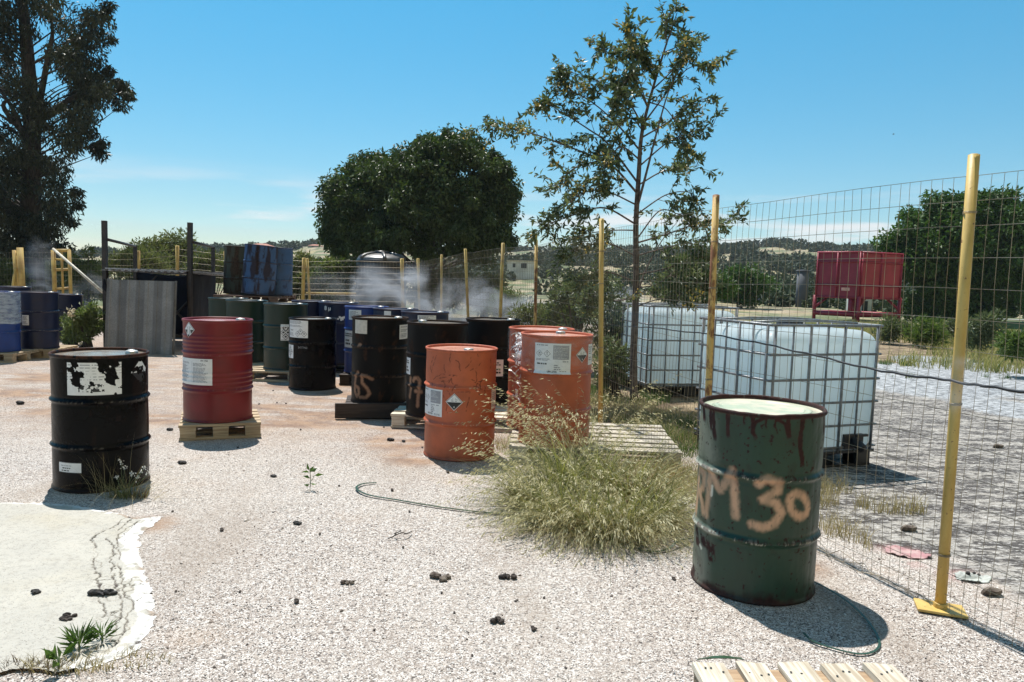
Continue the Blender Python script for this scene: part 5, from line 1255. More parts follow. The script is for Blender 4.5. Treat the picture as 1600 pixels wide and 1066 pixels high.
# tree at right behind the fence
RY = 38.0; rb = at(1495, 520, RY); rb = Vector((rb.x, RY, 0)); rt_ = thing('bushy_tree', 'bright green bushy tree right of the red hopper', 'tree', rb); s = RY/FPX
lob = [(1470, 390, 80, 70), (1530, 380, 90, 78), (1440, 410, 60, 70), (1590, 400, 50, 70), (1500, 350, 70, 50), (1420, 370, 40, 40), (1480, 455, 90, 45), (1550, 445, 60, 50), (1460, 335, 42, 28), (1560, 335, 60, 34), (1520, 322, 40, 22), (1400, 390, 24, 40), (1450, 480, 50, 25), (1510, 490, 50, 28)]
cs = []; rad = []
for px, py, a, b in lob:
    c = at(px, py, RY)
    for k in range(int(7+a*b/130)):
        q = RNG.normal(size=3); q /= np.linalg.norm(q); f = RNG.uniform(.6, .98)
        if q[1] > .4: q[1] *= -1
        cs.append((c.x+q[0]*a*s*f-rb.x, c.y+q[1]*min(a, b)*s*f-rb.y, c.z+q[2]*b*s*f)); rad.append(RNG.uniform(.40, .75))
P, D, ln, wd, va = cluster_leaves(cs, rad, 130, .25, .11, .5, .55); leaf_obj('crown', P, D, ln, wd, L_RIGHT, rt_, va)
m = MB(); trunk = curve([(0, 0, -.3), (.05, 0, 1.2), (0, .1, 2.6), (.1, 0, 5.2)], 5); m.tube(trunk, [.34-.25*t for t in np.linspace(0, 1, len(trunk))], 8); limbs(m, trunk, cs, .07, 5); m.build('trunk', BARK, rt_)

# shrubs
def shrub(name, label, px, pyt, pyb, hw, Y, lm, n=26, per=110, ln=.13, wd=.05, group=None, cat='shrub', droop=.1, rr=(.16, .3), flat=1., stem=True):
    c = at(px, pyt, Y); b = at(px, pyb, Y); z0 = float(terr_h(c.x, Y)) if Y > 25 else 0.; base = Vector((c.x, Y, z0)); zb = max(b.z, z0) - z0; H_ = c.z-z0; W_ = hw*Y/FPX
    root = thing(name, label, cat, base, 0, group); cs = []
    for k in range(n):
        q = RNG.normal(size=3); q /= np.linalg.norm(q); f = RNG.uniform(.35, .98); cs.append((q[0]*W_*f, q[1]*W_*.7*f, zb+(H_-zb)*(.5+.5*q[2]*f)))
    sc = (H_-zb)/2
    P, D, l_, w_, va = cluster_leaves(cs, [RNG.uniform(*rr)*max(W_, sc)*1.3 for _ in cs], per, ln, wd, droop, .7); leaf_obj('foliage', P, D, l_, w_, lm, root, va)
    if stem:
        m = MB()
        for c_ in cs[::3]: m.tube(curve([(random.gauss(0, .08), random.gauss(0, .08), -.05), (c_[0]*.4, c_[1]*.4, c_[2]*.55), c_], 4), [.03-.025*t for t in np.linspace(0, 1, 9)], 4, 0, False)
        m.build('stem', BARK, root)
    return root
shrub('shrub', 'rounded grey green tree crown behind the dark rack', 262, 362, 420, 50, 30, L_OLIVE, 40, 130, .17, .06, rr=(.2, .32))
shrub('shrub', 'green scrub between the gate and the grey panel', 135, 392, 470, 42, 25, L_SHRUB, 36, 130, .15, .05)
shrub('shrub', 'pale spiky scrub behind the rack roof', 215, 398, 425, 55, 26, L_OLIVE, 34, 110, .22, .035, droop=-.5)
shrub('shrub', 'pale spiky scrub left of the stacked rusty drums', 335, 394, 440, 40, 26, L_OLIVE, 30, 120, .22, .035, droop=-.5)
shrub('shrub', 'light olive bush right of the stacked rusty drums', 470, 396, 480, 42, 26, L_OLIVE, 44, 150, .17, .045)
shrub('shrub', 'leafy green bush left of the black cistern', 525, 398, 482, 40, 25.5, L_SHRUB, 44, 150, .16, .05)
shrub('shrub', 'dark green bush under the eucalyptus tree', 60, 415, 490, 70, 28, L_SHRUB, 44, 120, .17, .055)
shrub('shrub', 'dense dark scrub at the far left edge behind the gate posts', -10, 405, 480, 50, 25, L_SHRUB, 40, 120, .16, .055)
shrub('shrub', 'green bush beside the far fence right of the cistern', 690, 420, 480, 60, 27, L_ROUND, 44, 140, .17, .06)
shrub('shrub', 'grey green bush behind smoke near the far fence posts', 760, 430, 490, 40, 26, L_OLIVE, 36, 130, .15, .05)
shrub('shrub', 'yellow green shrub left of the flowering tree foot', 905, 420, 510, 45, 12.0, L_FLOW, 26, 110, .095, .03, rr=(.2, .34))
shrub('shrub', 'leafy shrub behind the flowering tree trunk', 960, 425, 560, 52, 10.6, L_FLOW, 26, 110, .085, .026, rr=(.2, .34))
shrub('shrub', 'scrub round the flowering tree foot', 960, 525, 620, 36, 9.2, L_FLOW, 22, 80, .075, .022)
shrub('shrub', 'yellowish shrub above the rear tank', 1075, 400, 475, 45, 14, L_FLOW, 46, 120, .10, .035)
shrub('shrub', 'green bush between the rear tank and the rusty post', 1100, 425, 480, 50, 30, L_RIGHT, 40, 120, .17, .06)
shrub('shrub', 'round green bush on the field behind the rusty post', 1160, 418, 476, 45, 48, L_RIGHT, 46, 110, .28, .11)
for k, (px, pt, pb, hw, Y, lb) in enumerate(((790, 452, 505, 40, 20, 'dry scrub behind the third far fence post'), (840, 470, 520, 45, 16, 'green scrub under the smoke by the brown post'), (880, 475, 520, 30, 14, 'small scrub right of the rust brown post'),
        (1400, 500, 532, 34, 20, 'grey green weeds in the field right of the front tank'), (1455, 497, 540, 34, 19, 'green weeds left of the tall yellow post'), (1540, 484, 545, 34, 16, 'tall leafy weeds right of the tall yellow post'), (1600, 515, 560, 36, 13, 'grassy weeds at the right photo edge'), (1500, 500, 532, 30, 21, 'dark weeds behind the tall yellow post'))):
    shrub('shrub', lb, px, pt, pb, hw*1., Y, (L_SHRUB, L_OLIVE)[k % 2] if px < 1380 else (L_FIELDW, L_FLOW)[k % 2], 26, 60, .15, .030, droop=-.25, stem=(px < 1380), flat=.6)
shrub('weed_bush', 'leafy tall weeds with pale flower heads between the blue drums and grey panel', 135, 474, 535, 30, 12.9, L_SHRUB, 36, 60, .085, .028, cat='weeds')
shrub('weed_bush', 'leafy weeds filling the gap behind the far left pallets', 113, 490, 540, 20, 13.4, L_SHRUB, 22, 50, .08, .028, cat='weeds')
wb = thing('thistle', 'single weed with a round pale flower head beside the blue drum', 'weed', (at(113, 490, 12.7).x, 12.7, 0)); q = at(113, 490, 12.7); m = MB(); m.tube(curve([(.03, 0, 0), (0, 0, .3), (0, 0, q.z)], 4), .006, 5); m.build('stem', mat('green_stem', (.10, .14, .06), .7), wb)
flowers([(0, 0, q.z)], FLOWERP, 'flower', wb, 60, .05, .035)

# far hillside scrub: reads as one mass
def far_scrub():
    cs = []; rr = []
    while len(cs) < 3600:
        Y = 42*math.exp(random.random()*2.08); px = random.uniform(-200, 1850); X = (px-800)/FPX*Y
        d = float(fbm(X*.035, Y*.028, 12, 4)); k = float(ss(900, 1100, px))*float(ss(60, 100, Y))*.06*(1-float(ss(1260, 1300, px)))
        if 1270 < px < 1430 and Y < 45: continue
        if Y < 75 and px > 1180 and random.random() < .75: continue
        if d + k < .50: continue
        z = float(terr_h(X, Y)); r = random.uniform(.5, 1.15)*(.6+Y/150); cs.append((X, Y, z+r*.45)); rr.append(r)
    # tree line along the skyline
    for px in np.arange(-150, 1750, 3.2):
        if fbm(px*.03, 3., 5) < .40: continue
        Y = RIDGE*random.uniform(.93, .99); X = (px-800)/FPX*Y; r = random.uniform(1.0, 2.3); cs.append((X, Y, float(terr_h(X, Y))+r*.5)); rr.append(r)
    for px in np.arange(1188, 1232, 3.0):
        Y = RIDGE*.97; X = (px-800)/FPX*Y; r = random.uniform(2., 3.2); cs.append((X, Y, float(terr_h(X, Y))+r*.9)); rr.append(r)
    cs = np.array(cs); rr = np.array(rr); k = len(cs); n = 70; idx = np.repeat(np.arange(k), n); off = RNG.normal(size=(len(idx), 3)); off /= np.linalg.norm(off, axis=1, keepdims=True)
    P = cs[idx]+off*(rr[idx]*RNG.uniform(.75, 1.0, len(idx)))[:, None]*np.array([1., 1., .75]); D = off*.5+RNG.normal(size=off.shape)*.6
    ln = rr[idx]*RNG.uniform(.35, .65, len(idx)); va = np.clip(RNG.random(k)[idx]*.75+RNG.random(len(idx))*.3, 0, 1)
    V, F = leaves_np(P-D*ln[:, None]*.3, D, ln, ln*.75, .2)
    o = mesh_np('hillside_scrub', V, F, leaf_mat('hill_scrub_leaf', (.026, .044, .020), (.070, .090, .042), .08, .6), None, False, {'var': np.repeat(va, 4)})
    tag(o, 'dark green scrub and small trees covering the far hillsides', 'scrub', None, 'stuff')
far_scrub()

# ------------------------------------------------------------------ grasses
L_GRASS = leaf_mat('green_grass_blade', (.060, .082, .026), (.42, .38, .19), .3, .5)
L_DRY = leaf_mat('dry_grass_blade', (.26, .21, .10), (.52, .44, .26), .3, .6, (1., 1., .7))
L_WEED = leaf_mat('weed_leaf', (.05, .10, .025), (.13, .20, .06), .3, .45)
def blades(P, D, H, W, bend, seg=5, a0=None):
    """curved tapering blades: P foot, D lean direction (xy), H length, W width, bend"""
    n = len(P); ts = np.linspace(0, 1, seg); A = RNG.uniform(0, 6.28, n); side = np.stack([np.cos(A), np.sin(A), np.zeros(n)], 1)
    V = np.zeros((n, seg, 2, 3)); cur = P.copy(); ang = RNG.uniform(.0, .35, n) if a0 is None else a0
    dl = H/(seg-1)
    C_ = []
    for j, t in enumerate(ts):
        wv = (W*(1-t*.92))[:, None]; V[:, j, 0] = cur-side*wv/2; V[:, j, 1] = cur+side*wv/2; C_.append(cur.copy())
        a = ang+bend*t; d = D*np.sin(a)[:, None]; d[:, 2] = np.cos(a); cur = cur+d*dl[:, None]
        cur[:, 2] = np.maximum(cur[:, 2], .004)
    F = []
    base = np.arange(n)*seg*2
    for j in range(seg-1):
        o = base+j*2; F.append(np.stack([o, o+1, o+3, o+2], 1))
    return V.reshape(-1, 3), np.concatenate(F), np.array(C_)
def tuft(root, name, cx, cy, rx, ry, n, h, w, bend, m, lean=None, z0=0., out=1.0, a0=0.):
    a = RNG.uniform(0, 6.28, n); r = np.sqrt(RNG.random(n)); P = np.stack([cx+rx*r*np.cos(a), cy+ry*r*np.sin(a), np.full(n, z0)], 1)
    D = np.stack([np.cos(a)*r*out+RNG.normal(size=n)*.5, np.sin(a)*r*out+RNG.normal(size=n)*.5, np.zeros(n)], 1)
    if lean is not None: D[:, :2] += np.array(lean)
    D /= np.maximum(np.linalg.norm(D, axis=1, keepdims=True), .3)
    H = h*RNG.uniform(.45, 1.15, n); V, F, C_ = blades(P, D, H, np.full(n, w)*RNG.uniform(.6, 1.3, n), bend*RNG.uniform(.5, 1.3, n), 5, RNG.uniform(0, .35, n)+a0*np.clip(r+RNG.normal(size=n)*.25, 0, 1.2))
    mesh_np(name, V, F, m, root, False, {'var': np.repeat(RNG.random(n), 10)}); return C_
def oats(C_, root, m, every=1, ns=11, ln=.022):
    """drooping spikelets on the last stretch of every stalk"""
    P = []; D = []
    for i in range(0, C_.shape[1], every):
        a, b, c = C_[-3, i], C_[-2, i], C_[-1, i]
        for k in range(ns):
            t = random.random()*2; q = a+(b-a)*t if t < 1 else b+(c-b)*(t-1); dr = (c-b)/max(np.linalg.norm(c-b), 1e-6); P.append(q+RNG.normal(size=3)*.006); d = dr*.8+np.array([random.gauss(0, .35), random.gauss(0, .35), -.5]); D.append(d)
    P = np.array(P); D = np.array(D); n = len(P); leaf_obj('seed_heads', P, D, ln*RNG.uniform(.7, 1.4, n), ln*.22*RNG.uniform(.7, 1.3, n), m, root)
gc = ground(905, 822); gr = thing('grass_clump', 'big tousled clump of seeding wild oat grass right of the orange drums', 'grass clump', (gc.x, gc.y, 0))
SEED = leaf_mat('straw_seed', (.38, .34, .19), (.78, .72, .50), .35, .6, (1., 1., .75))
def gd(px, py): g = ground(px, py); return g.x-gc.x, g.y-gc.y
for (px, py, rx, ry, n, h, lean, a0) in ((835, 790, .10, .08, 750, .52, (-.5, -.1), .9), (880, 770, .13, .10, 800, .60, (-.3, .1), .8), (935, 775, .13, .10, 900, .62, (.0, .0), .8), (990, 785, .12, .10, 700, .56, (.2, .0), .85), (1020, 815, .11, .09, 700, .50, (.4, -.3), .95), (975, 830, .13, .08, 800, .46, (.1, -.5), 1.0), (915, 825, .13, .08, 700, .46, (-.1, -.6), 1.0), (865, 815, .11, .08, 600, .44, (-.5, -.5), 1.0)):
    dx, dy = gd(px, py); tuft(gr, 'blades', dx, dy, rx*1.15, ry*1.2, int(n*.46), h*1.08, .0075, 1.2, L_GRASS, lean, a0=a0)
for (px, py, rx, ry, n, h, lean, bd_, k, a0) in ((845, 785, .14, .10, 230, .62, (-.5, -.2), 1.4, 10, .8), (910, 785, .18, .12, 260, .66, (-.3, -.2), 1.4, 10, .8), (980, 790, .18, .12, 240, .60, (.2, -.3), 1.4, 10, .8), (1030, 815, .13, .10, 200, .52, (.6, -.5), 1.4, 9, 1.0), (980, 838, .16, .07, 230, .52, (.1, -.9), 1.3, 9, 1.0), (915, 832, .16, .07, 220, .50, (-.2, -.9), 1.3, 9, 1.0), (865, 820, .12, .07, 150, .48, (-.6, -.7), 1.3, 9, 1.0), (905, 735, .20, .10, 150, .92, (-.3, .0), 1.25, 15, .35), (862, 745, .14, .10, 50, .80, (-.45, -.1), 1.3, 14, .5), (930, 730, .2, .1, 90, .88, (-.5, .1), 1.2, 14, .35)):
    dx, dy = gd(px, py); oats(tuft(gr, 'stalks', dx, dy, rx, ry, int(n*(.85 if a0 < .6 else .42)), h, .0026, bd_, SEED, lean, a0=a0), gr, SEED, 1, k, .030)
RUSTB = leaf_mat('rusty_blade', (.16, .065, .03), (.32, .17, .08), .2, .6)
for (px, py, rx, ry, n, h, lean, a0, m_) in ((1000, 790, .12, .08, 260, .46, (.2, -.1), .7, RUSTB), (930, 820, .16, .06, 160, .36, (0, -.6), 1.0, RUSTB), (960, 845, .26, .06, 420, .44, (.1, -1.), 1.1, L_DRY), (880, 830, .2, .06, 320, .42, (-.3, -1.), 1.1, L_DRY), (1035, 830, .12, .07, 260, .40, (.7, -.8), 1.1, L_DRY), (825, 800, .10, .08, 200, .42, (-.9, -.4), 1.0, L_DRY), (960, 850, .18, .05, 70, .62, (.1, -1.), 1.2, L_GRASS)):
    dx, dy = gd(px, py); tuft(gr, 'dead_blades', dx, dy, rx, ry, n, h, .0032, .9, m_, lean, a0=a0)
# ground cover along and beyond the fence: stuff
def cover(name, label, spots, m, h, w, per, bend=1.2):
    Vs, Fs, va, o = [], [], [], 0
    for (x, y, rx, ry, n) in spots:
        a = RNG.uniform(0, 6.28, n); r = np.sqrt(RNG.random(n)); P = np.stack([x+rx*r*np.cos(a), y+ry*r*np.sin(a), np.zeros(n)], 1)
        keep = fbm(P[:, 0]*3.2, P[:, 1]*3.2, 44, 3) > .40; P = P[keep]; n = len(P)
        D = RNG.normal(size=(n, 3)); D[:, 2] = 0; D /= np.linalg.norm(D, axis=1, keepdims=True)
        V, F, _ = blades(P, D, h*RNG.uniform(.3, 1.2, n), np.full(n, w)*RNG.uniform(.6, 1.5, n), bend*RNG.uniform(.4, 1.4, n), 4)
        Vs.append(V); Fs.append(F+o); o += len(V); va.append(np.repeat(RNG.random(n), 8))
    ob = mesh_np(name, np.concatenate(Vs), np.concatenate(Fs), m, None, False, {'var': np.concatenate(va)}); tag(ob, label, 'grass', None, 'stuff')
def gs_(px, py, rx, ry, n): g = ground(px, py); return (g.x, g.y, rx, ry, n)
cover('dry_grass', 'dry straw grass and weeds along the fence foot and round the tanks', [gs_(1030, 690, .55, .35, 2200), gs_(980, 660, .5, .5, 2400), gs_(1050, 655, .6, .4, 2000), gs_(1010, 740, .5, .2, 1200), gs_(1060, 760, .3, .3, 900), gs_(960, 640, .5, .6, 1600), gs_(1300, 790, .25, .10, 350), gs_(1230, 760, .5, .12, 300), gs_(1320, 840, .12, .25, 260), gs_(1400, 800, .2, .08, 220), gs_(800, 700, .2, .2, 300), gs_(1290, 770, .2, .1, 200)], L_DRY, .16, .004, 1)
cover('green_ground_cover', 'low green weeds covering the ground beyond the fence', [gs_(1030, 670, .7, .5, 2600), gs_(960, 620, .7, .8, 2600), gs_(1065, 700, .35, .4, 1300), gs_(900, 600, .6, .8, 1200), gs_(1400, 570, .35, .25, 500), gs_(1555, 590, .25, .2, 300), gs_(1410, 590, .2, .1, 150), gs_(940, 560, .8, 1., 1500), gs_(830, 545, 1.2, 1., 1200), gs_(1430, 530, 1.2, .5, 900)], L_WEED, .13, .006, 1)
cover('field_grass', 'rough yellow green grass on the field behind the tanks', [gs_(px, py, 2.2, 1.1, 2300) for px, py in ((1400, 532), (1480, 525), (1560, 545), (1600, 560), (1440, 515), (1540, 520), (1600, 530), (1360, 520), (1300, 512), (1200, 515), (1100, 515), (1560, 575))], leaf_mat('field_grass_blade', (.12, .16, .05), (.50, .44, .19), .3, .6, (1., 1., .6)), .36, .013, 1)
cover('rear_weeds', 'weeds growing along the rear and far fences', [gs_(px, py, 1.2, .6, 700) for px, py in ((740, 530), (800, 535), (860, 535), (700, 515), (560, 500), (480, 500), (820, 555), (880, 550), (640, 505))], L_OLIVE, .35, .012, 1)
# weeds by the big black drum
wc = ground(195, 778); wr_ = thing('weed_tuft', 'wiry weeds with tiny white flowers at the foot of the big black drum', 'weeds', (wc.x, wc.y, 0))
tuft(wr_, 'blades', .0, .02, .08, .05, 150, .17, .0035, 1.0, L_GRASS, (0, -.3), a0=.9); tuft(wr_, 'blades', .02, .0, .12, .05, 80, .10, .005, .8, leaf_mat('red_weed_leaf', (.16, .07, .035), (.20, .22, .08), .2, .5))
CA = tuft(wr_, 'stalks', .0, .0, .12, .05, 46, .45, .0018, 1.3, L_DRY, None, 0., 1.8, a0=.8); tuft(wr_, 'stalks', -.12, .0, .10, .04, 22, .34, .0024, .9, L_DRY, (-.6, 0)); tuft(wr_, 'stalks', .1, -.02, .14, .05, 50, .40, .0018, 1.2, L_DRY, (1.4, -.1), a0=.9)
fp = []; m = MB()
for (dx, h) in ((-.02, .225), (.0, .19), (.13, .20), (.10, .17), (.05, .15), (-.05, .13), (.15, .16), (.08, .13)):
    m.tube(curve([(0, 0, 0), (dx*.5, -.01, h*.5), (dx, random.uniform(-.02, .02), h)], 3), .0014, 4, 0, False); fp.append((dx, 0, h))
m.build('flower_stems', bpy.data.materials['green_stem'], wr_); flowers(fp, mat('white_flower', (.75, .74, .70), .6, var=.05), 'flowers', wr_, 12, .012, .007)
# rosette weeds bottom left
def rosette(label, px, py, n, ln, wd, up, name='weed_rosette', h=0.02, m_=None):
    g = ground(px, py); root = thing(name, label, 'weed', (g.x, g.y, .0)); a = RNG.uniform(0, 6.28, n); D = np.stack([np.cos(a), np.sin(a), RNG.uniform(*up, n)], 1); P = np.stack([np.cos(a)*.01, np.sin(a)*.01, np.full(n, h)+RNG.uniform(0, .04, n)], 1)
    leaf_obj('leaves', P, D, ln*RNG.uniform(.6, 1.2, n), np.full(n, wd), m_ or L_WEED, root); mm_ = MB(); mm_.tube([(0, 0, -.01), (0, 0, h+.03)], .004, 6); mm_.build('stem', bpy.data.materials['green_stem'], root); return root
rosette('spiky green rosette weed in the slab crack, near the bottom left corner', 124, 1022, 70, .075, .007, (.3, 1.6)); rosette('smaller spiky weed right of the bottom left rosette', 160, 1008, 40, .06, .006, (.2, 1.4)); rosette('broad leafed seedling at the bottom left photo edge', 92, 1052, 9, .07, .026, (.6, 1.8), h=.03)
q = ground(105, 1046); o3 = thing('weed_tuft', 'dry brown weedy litter along the broken slab edge at bottom left', 'weeds', (q.x, q.y, 0)); tuft(o3, 'blades', 0, 0, .16, .05, 200, .07, .004, 1.5, L_DRY); tuft(o3, 'blades', -.12, -.02, .14, .04, 120, .06, .004, 1.5, leaf_mat('brown_litter', (.08, .05, .035), (.20, .14, .09), .1, .7)); tuft(o3, 'blades', .15, .06, .2, .06, 120, .05, .004, 1.5, L_DRY)
g = ground(484, 766); sd = thing('seedling', 'lone green seedling growing out of the open gravel', 'weed', (g.x, g.y, 0)); m = MB(); m.tube(curve([(0, 0, -.01), (.005, 0, .07), (.0, 0, .13)], 4), .0025, 5, 0, False); m.tube(curve([(0, 0, .05), (.02, 0, .08), (.03, 0, .10)], 3), .0018, 4, 0, False); m.build('stem', bpy.data.materials['green_stem'], sd)
P = np.array([(0, 0, .13), (0, 0, .125), (0, 0, .12), (0, 0, .12), (.03, 0, .10), (.0, 0, .08), (0, 0, .05), (.0, 0, .04)]); D = np.array([(-.4, 0, .9), (.9, -.3, .5), (-.9, -.4, .2), (.4, .3, .8), (1, 0, .2), (-.9, .2, .3), (.9, -.2, -.2), (-.6, -.5, .0)]); leaf_obj('leaves', P, D, np.array([.06, .07, .06, .05, .06, .05, .05, .045]), np.full(8, .024), L_WEED, sd)
# ------------------------------------------------------------------ straps, hose, twig, stones, rag
def strap(name, label, pts, wdt, cat='strap', lift=None):
    W_ = [ground(px, py, h) for px, py, h in pts]; c0 = Vector((W_[0].x, W_[0].y, 0)); pl_ = curve([p-c0 for p in W_], 8); vs = []; n = len(pl_)
    for i, p in enumerate(pl_):
        t = (pl_[min(n-1, i+1)]-pl_[max(0, i-1)]).normalized(); s_ = Vector((-t.y, t.x, 0)).normalized()*wdt/2; up = Vector((0, 0, .0012)); z = Vector((0, 0, max(.004, 0)))
        for q in (p-s_-up, p+s_-up, p+s_+up, p-s_+up): vs.append(q+z)
    fs = [(i*4+k, i*4+(k+1) % 4, i*4+4+(k+1) % 4, i*4+4+k) for i in range(n-1) for k in range(4)]+[(0, 3, 2, 1), (n*4-4, n*4-3, n*4-2, n*4-1)]
    m = MB(); m.add(vs, fs); o = m.build(name, STRAP); o.location = c0; tag(o, label, cat)
strap('packing_strap', 'dark green packing strap curving on the gravel into the grass clump', [(588, 755, .004), (566, 757, .01), (557, 764, .012), (575, 774, .008), (620, 782, .004), (680, 792, .004), (740, 800, .004), (800, 806, .004), (860, 815, .004)], .016)
strap('packing_strap', 'green strap end curling between the grass clump and the green drum', [(985, 855, .004), (1020, 863, .004), (1045, 858, .01), (1060, 846, .03), (1085, 842, .01)], .014)
strap('packing_strap', 'long thin green strap looping round the shadow of the green drum', [(1262, 905, .02), (1300, 925, .012), (1335, 950, .01), (1362, 980, .006), (1374, 1005, .004), (1366, 1019, .004), (1340, 1023, .004), (1300, 1014, .004), (1270, 1003, .008), (1255, 990, .015)], .010)
strap('packing_strap', 'short green strap lying behind the bottom right pallet', [(1090, 1032, .02), (1110, 1029, .05), (1135, 1028.5, .06), (1160, 1031, .03)], .020)
DUNG = mat('dark_clod', (.055, .042, .034), .9, scale=30, bump=.6, c2=(.025, .018, .015)); CHAR = mat('charred_wood', (.022, .020, .019), .8, scale=40, bump=.8); DUNGP = mat('grey_brown_clod', (.17, .14, .11), .9, scale=30, bump=.6, c2=(.07, .05, .04))
def clod(name, label, px, py, lumps, m_, cat='clod', group=None, zo=0.):
    g = ground(px, py); bm = bmesh.new()
    for (dx, dy, r, e) in lumps:
        o_ = bmesh.ops.create_icosphere(bm, subdivisions=2, radius=r)
        for v in o_['verts']:
            k = 1+.95*(float(vnoise(v.co.x*90+dx*99, v.co.y*90+v.co.z*70, 3))-.5); v.co = Vector((v.co.x*k*e+dx, v.co.y*k+dy, max(0, v.co.z*k*.8+r*.55)))
    me = bpy.data.meshes.new(name); bm.to_mesh(me); bm.free(); me.materials.append(m_); o = link(name, me); o.location = (g.x, g.y, zo); tag(o, label, cat, group); return o
r = random.uniform
clod('charred_wood', 'elongated charred wood lump lying on the pale slab', 160, 934, [(-.035, 0, .017, 1.6), (-.01, 0, .02, 1.5), (.02, .004, .02, 1.5), (.04, .006, .014, 1.3)], CHAR, 'charcoal', zo=.012)
clod('dark_clod', 'round black clod left of the charred wood on the slab', 56, 932, [(0, 0, .018, 1.1), (.008, .005, .012, 1)], CHAR, zo=.012)
clod('dark_clod', 'pair of brown clods on the slab above the rosette weed', 106, 972, [(-.012, .02, .013, 1.2), (.012, .022, .012, 1.1), (-.006, -.01, .013, 1.5), (.012, -.008, .011, 1)], DUNG, zo=.012)
clod('dark_clod', 'flat cluster of greyish clods left of the middle cluster', 543, 912, [(-.02, 0, .012, 1.2), (0, 0, .013, 1), (.02, .0, .012, 1.3), (.008, .015, .01, 1)], DUNGP)
clod('dark_clod', 'largest cluster of pale brown clods in the middle of the gravel', 690, 905, [(-.04, .02, .018, 1.2), (-.015, .01, .016, 1.2), (.012, 0, .016, 1), (.03, .012, .015, 1), (.005, -.02, .016, 1.2), (.02, -.022, .012, 1)], DUNGP)
clod('dark_clod', 'cluster of three dark clods right of the largest cluster', 793, 904, [(-.025, 0, .015, 1.1), (0, .004, .018, 1), (.028, .0, .018, 1), (-.01, .02, .012, 1)], DUNG)
clod('dark_clod', 'cluster of clods nearest the camera on the open gravel', 779, 972, [(-.02, -.005, .014, 1.2), (0, .01, .017, 1), (.012, -.004, .014, 1)], DUNG)
clod('dark_clod', 'single dark clod right of the nearest clod cluster', 833, 984, [(0, 0, .013, 1), (.008, 0, .01, 1)], DUNG)
clod('dark_clod', 'single small clod left of the flat greyish cluster', 464, 941, [(0, 0, .013, 1.3)], DUNG)
clod('dark_clod', 'oval clod below the green seedling', 466, 819, [(-.006, 0, .014, 1.5), (.01, .003, .011, 1)], CHAR)
clod('dark_clod', 'dark clod on the gravel right of the big black drum', 347, 829, [(0, 0, .012, 1.4)], DUNG)
clod('dark_clod', 'dark clod below the pallet of the red drum', 285, 725, [(0, 0, .022, 1.3), (.018, 0, .014, 1)], CHAR)
clod('dark_clod', 'dark clod between the red drum and the seedling', 428, 746, [(0, 0, .018, 1.4)], CHAR)
clod('dark_clod', 'dark clod on the brown track left of the red drum', 266, 673, [(0, 0, .022, 1.2)], CHAR)
clod('dark_clod', 'dark clod on the far gravel left of the big black drum', 32, 632, [(0, 0, .03, 1.2)], CHAR)
clod('dark_clod', 'dark stone in front of the 65 drum pallet', 610, 689, [(0, 0, .024, 1), (.02, 0, .016, 1)], CHAR)
clod('dark_clod', 'small stone left of the crossed 7 drum pallet corner', 631, 691, [(0, 0, .018, 1)], CHAR)
clod('dark_clod', 'small clod in front of the scratched orange drum', 700, 739, [(0, 0, .014, 1.2)], DUNG)
clod('dark_clod', 'small clod left of the wrapped strap on gravel', 613, 767, [(0, 0, .013, 1.2)], DUNG)
clod('dark_clod', 'small clod below the grass clump near the green drum', 1053, 906, [(0, 0, .012, 1.2)], DUNG)
for k, (px, py) in enumerate(((405, 632), (433, 630), (447, 631), (427, 611), (470, 672), (372, 700), (690, 927), (710, 958), (738, 1025), (640, 800), (630, 856), (530, 760), (500, 835), (270, 800), (375, 925), (585, 985), (955, 850), (850, 935), (275, 925), (600, 668), (660, 700), (120, 665))):
    clod('pebble', 'tiny dark pebble scattered on the open gravel', px, py, [(0, 0, .006*(1+.0007*max(0, 1000-py)*3), 1.3)], DUNG, 'pebble', 'tiny pebbles scattered over the gravel')
g = ground(624, 842); tw = thing('dry_twig', 'small dry twisted twig lying on the gravel', 'twig', (g.x, g.y, .008)); m = MB()
for pl_ in (((-.06, -.02, 0), (-.03, -.015, .01), (-.02, .01, .02), (-.035, .03, .008)), ((-.03, -.01, .01), (.01, .005, .025), (.035, .02, .015), (.05, .06, .01), (.055, .09, .004)), ((-.025, .01, .02), (-.01, .03, .02), (.005, .02, .03))):
    m.tube(curve(pl_, 4), .0032, 5, 0, False)
m.build('twig', BARK, tw)
# pink rag and the pale wet scrap behind the fence
def rag(name, label, px, py, w_, d_, m_, seed, cat):
    g = ground(px, py); n = 36; X, Y = np.meshgrid(np.linspace(-1, 1, n), np.linspace(-1, 1, n)); Z = .006+.045*np.maximum(0, fbm(X*2.4, Y*2.4, seed, 4)-.38)
    R_ = np.hypot(X, Y)+.5*(fbm(X*1.8, Y*1.8, seed+3, 3)-.5); P = np.stack([X*w_/2+.03*fbm(Y*2, X, seed), Y*d_/2, Z], -1).reshape(-1, 3); i = (np.arange(n-1)[:, None]*n+np.arange(n-1)[None]).ravel(); F = np.stack([i, i+1, i+n+1, i+n], 1); F = F[(R_.ravel()[F] < .9).all(1)]
    o = mesh_np(name, P, F, m_, None, True); o.location = (g.x, g.y, 0); s_ = o.modifiers.new('thick', 'SOLIDIFY'); s_.thickness = .003; tag(o, label, cat)
rag('rag', 'faded pink rag on the ground behind the fence net', 1412, 866, .24, .20, mat('pink_cloth', (.36, .19, .20), .95, scale=14, c2=(.44, .33, .31)), 5, 'rag')
rag('plastic_scrap', 'flat pale scrap behind the yellow post foot', 1515, 905, .20, .12, mat('pale_scrap', (.38, .40, .37), .8, scale=14), 9, 'scrap')
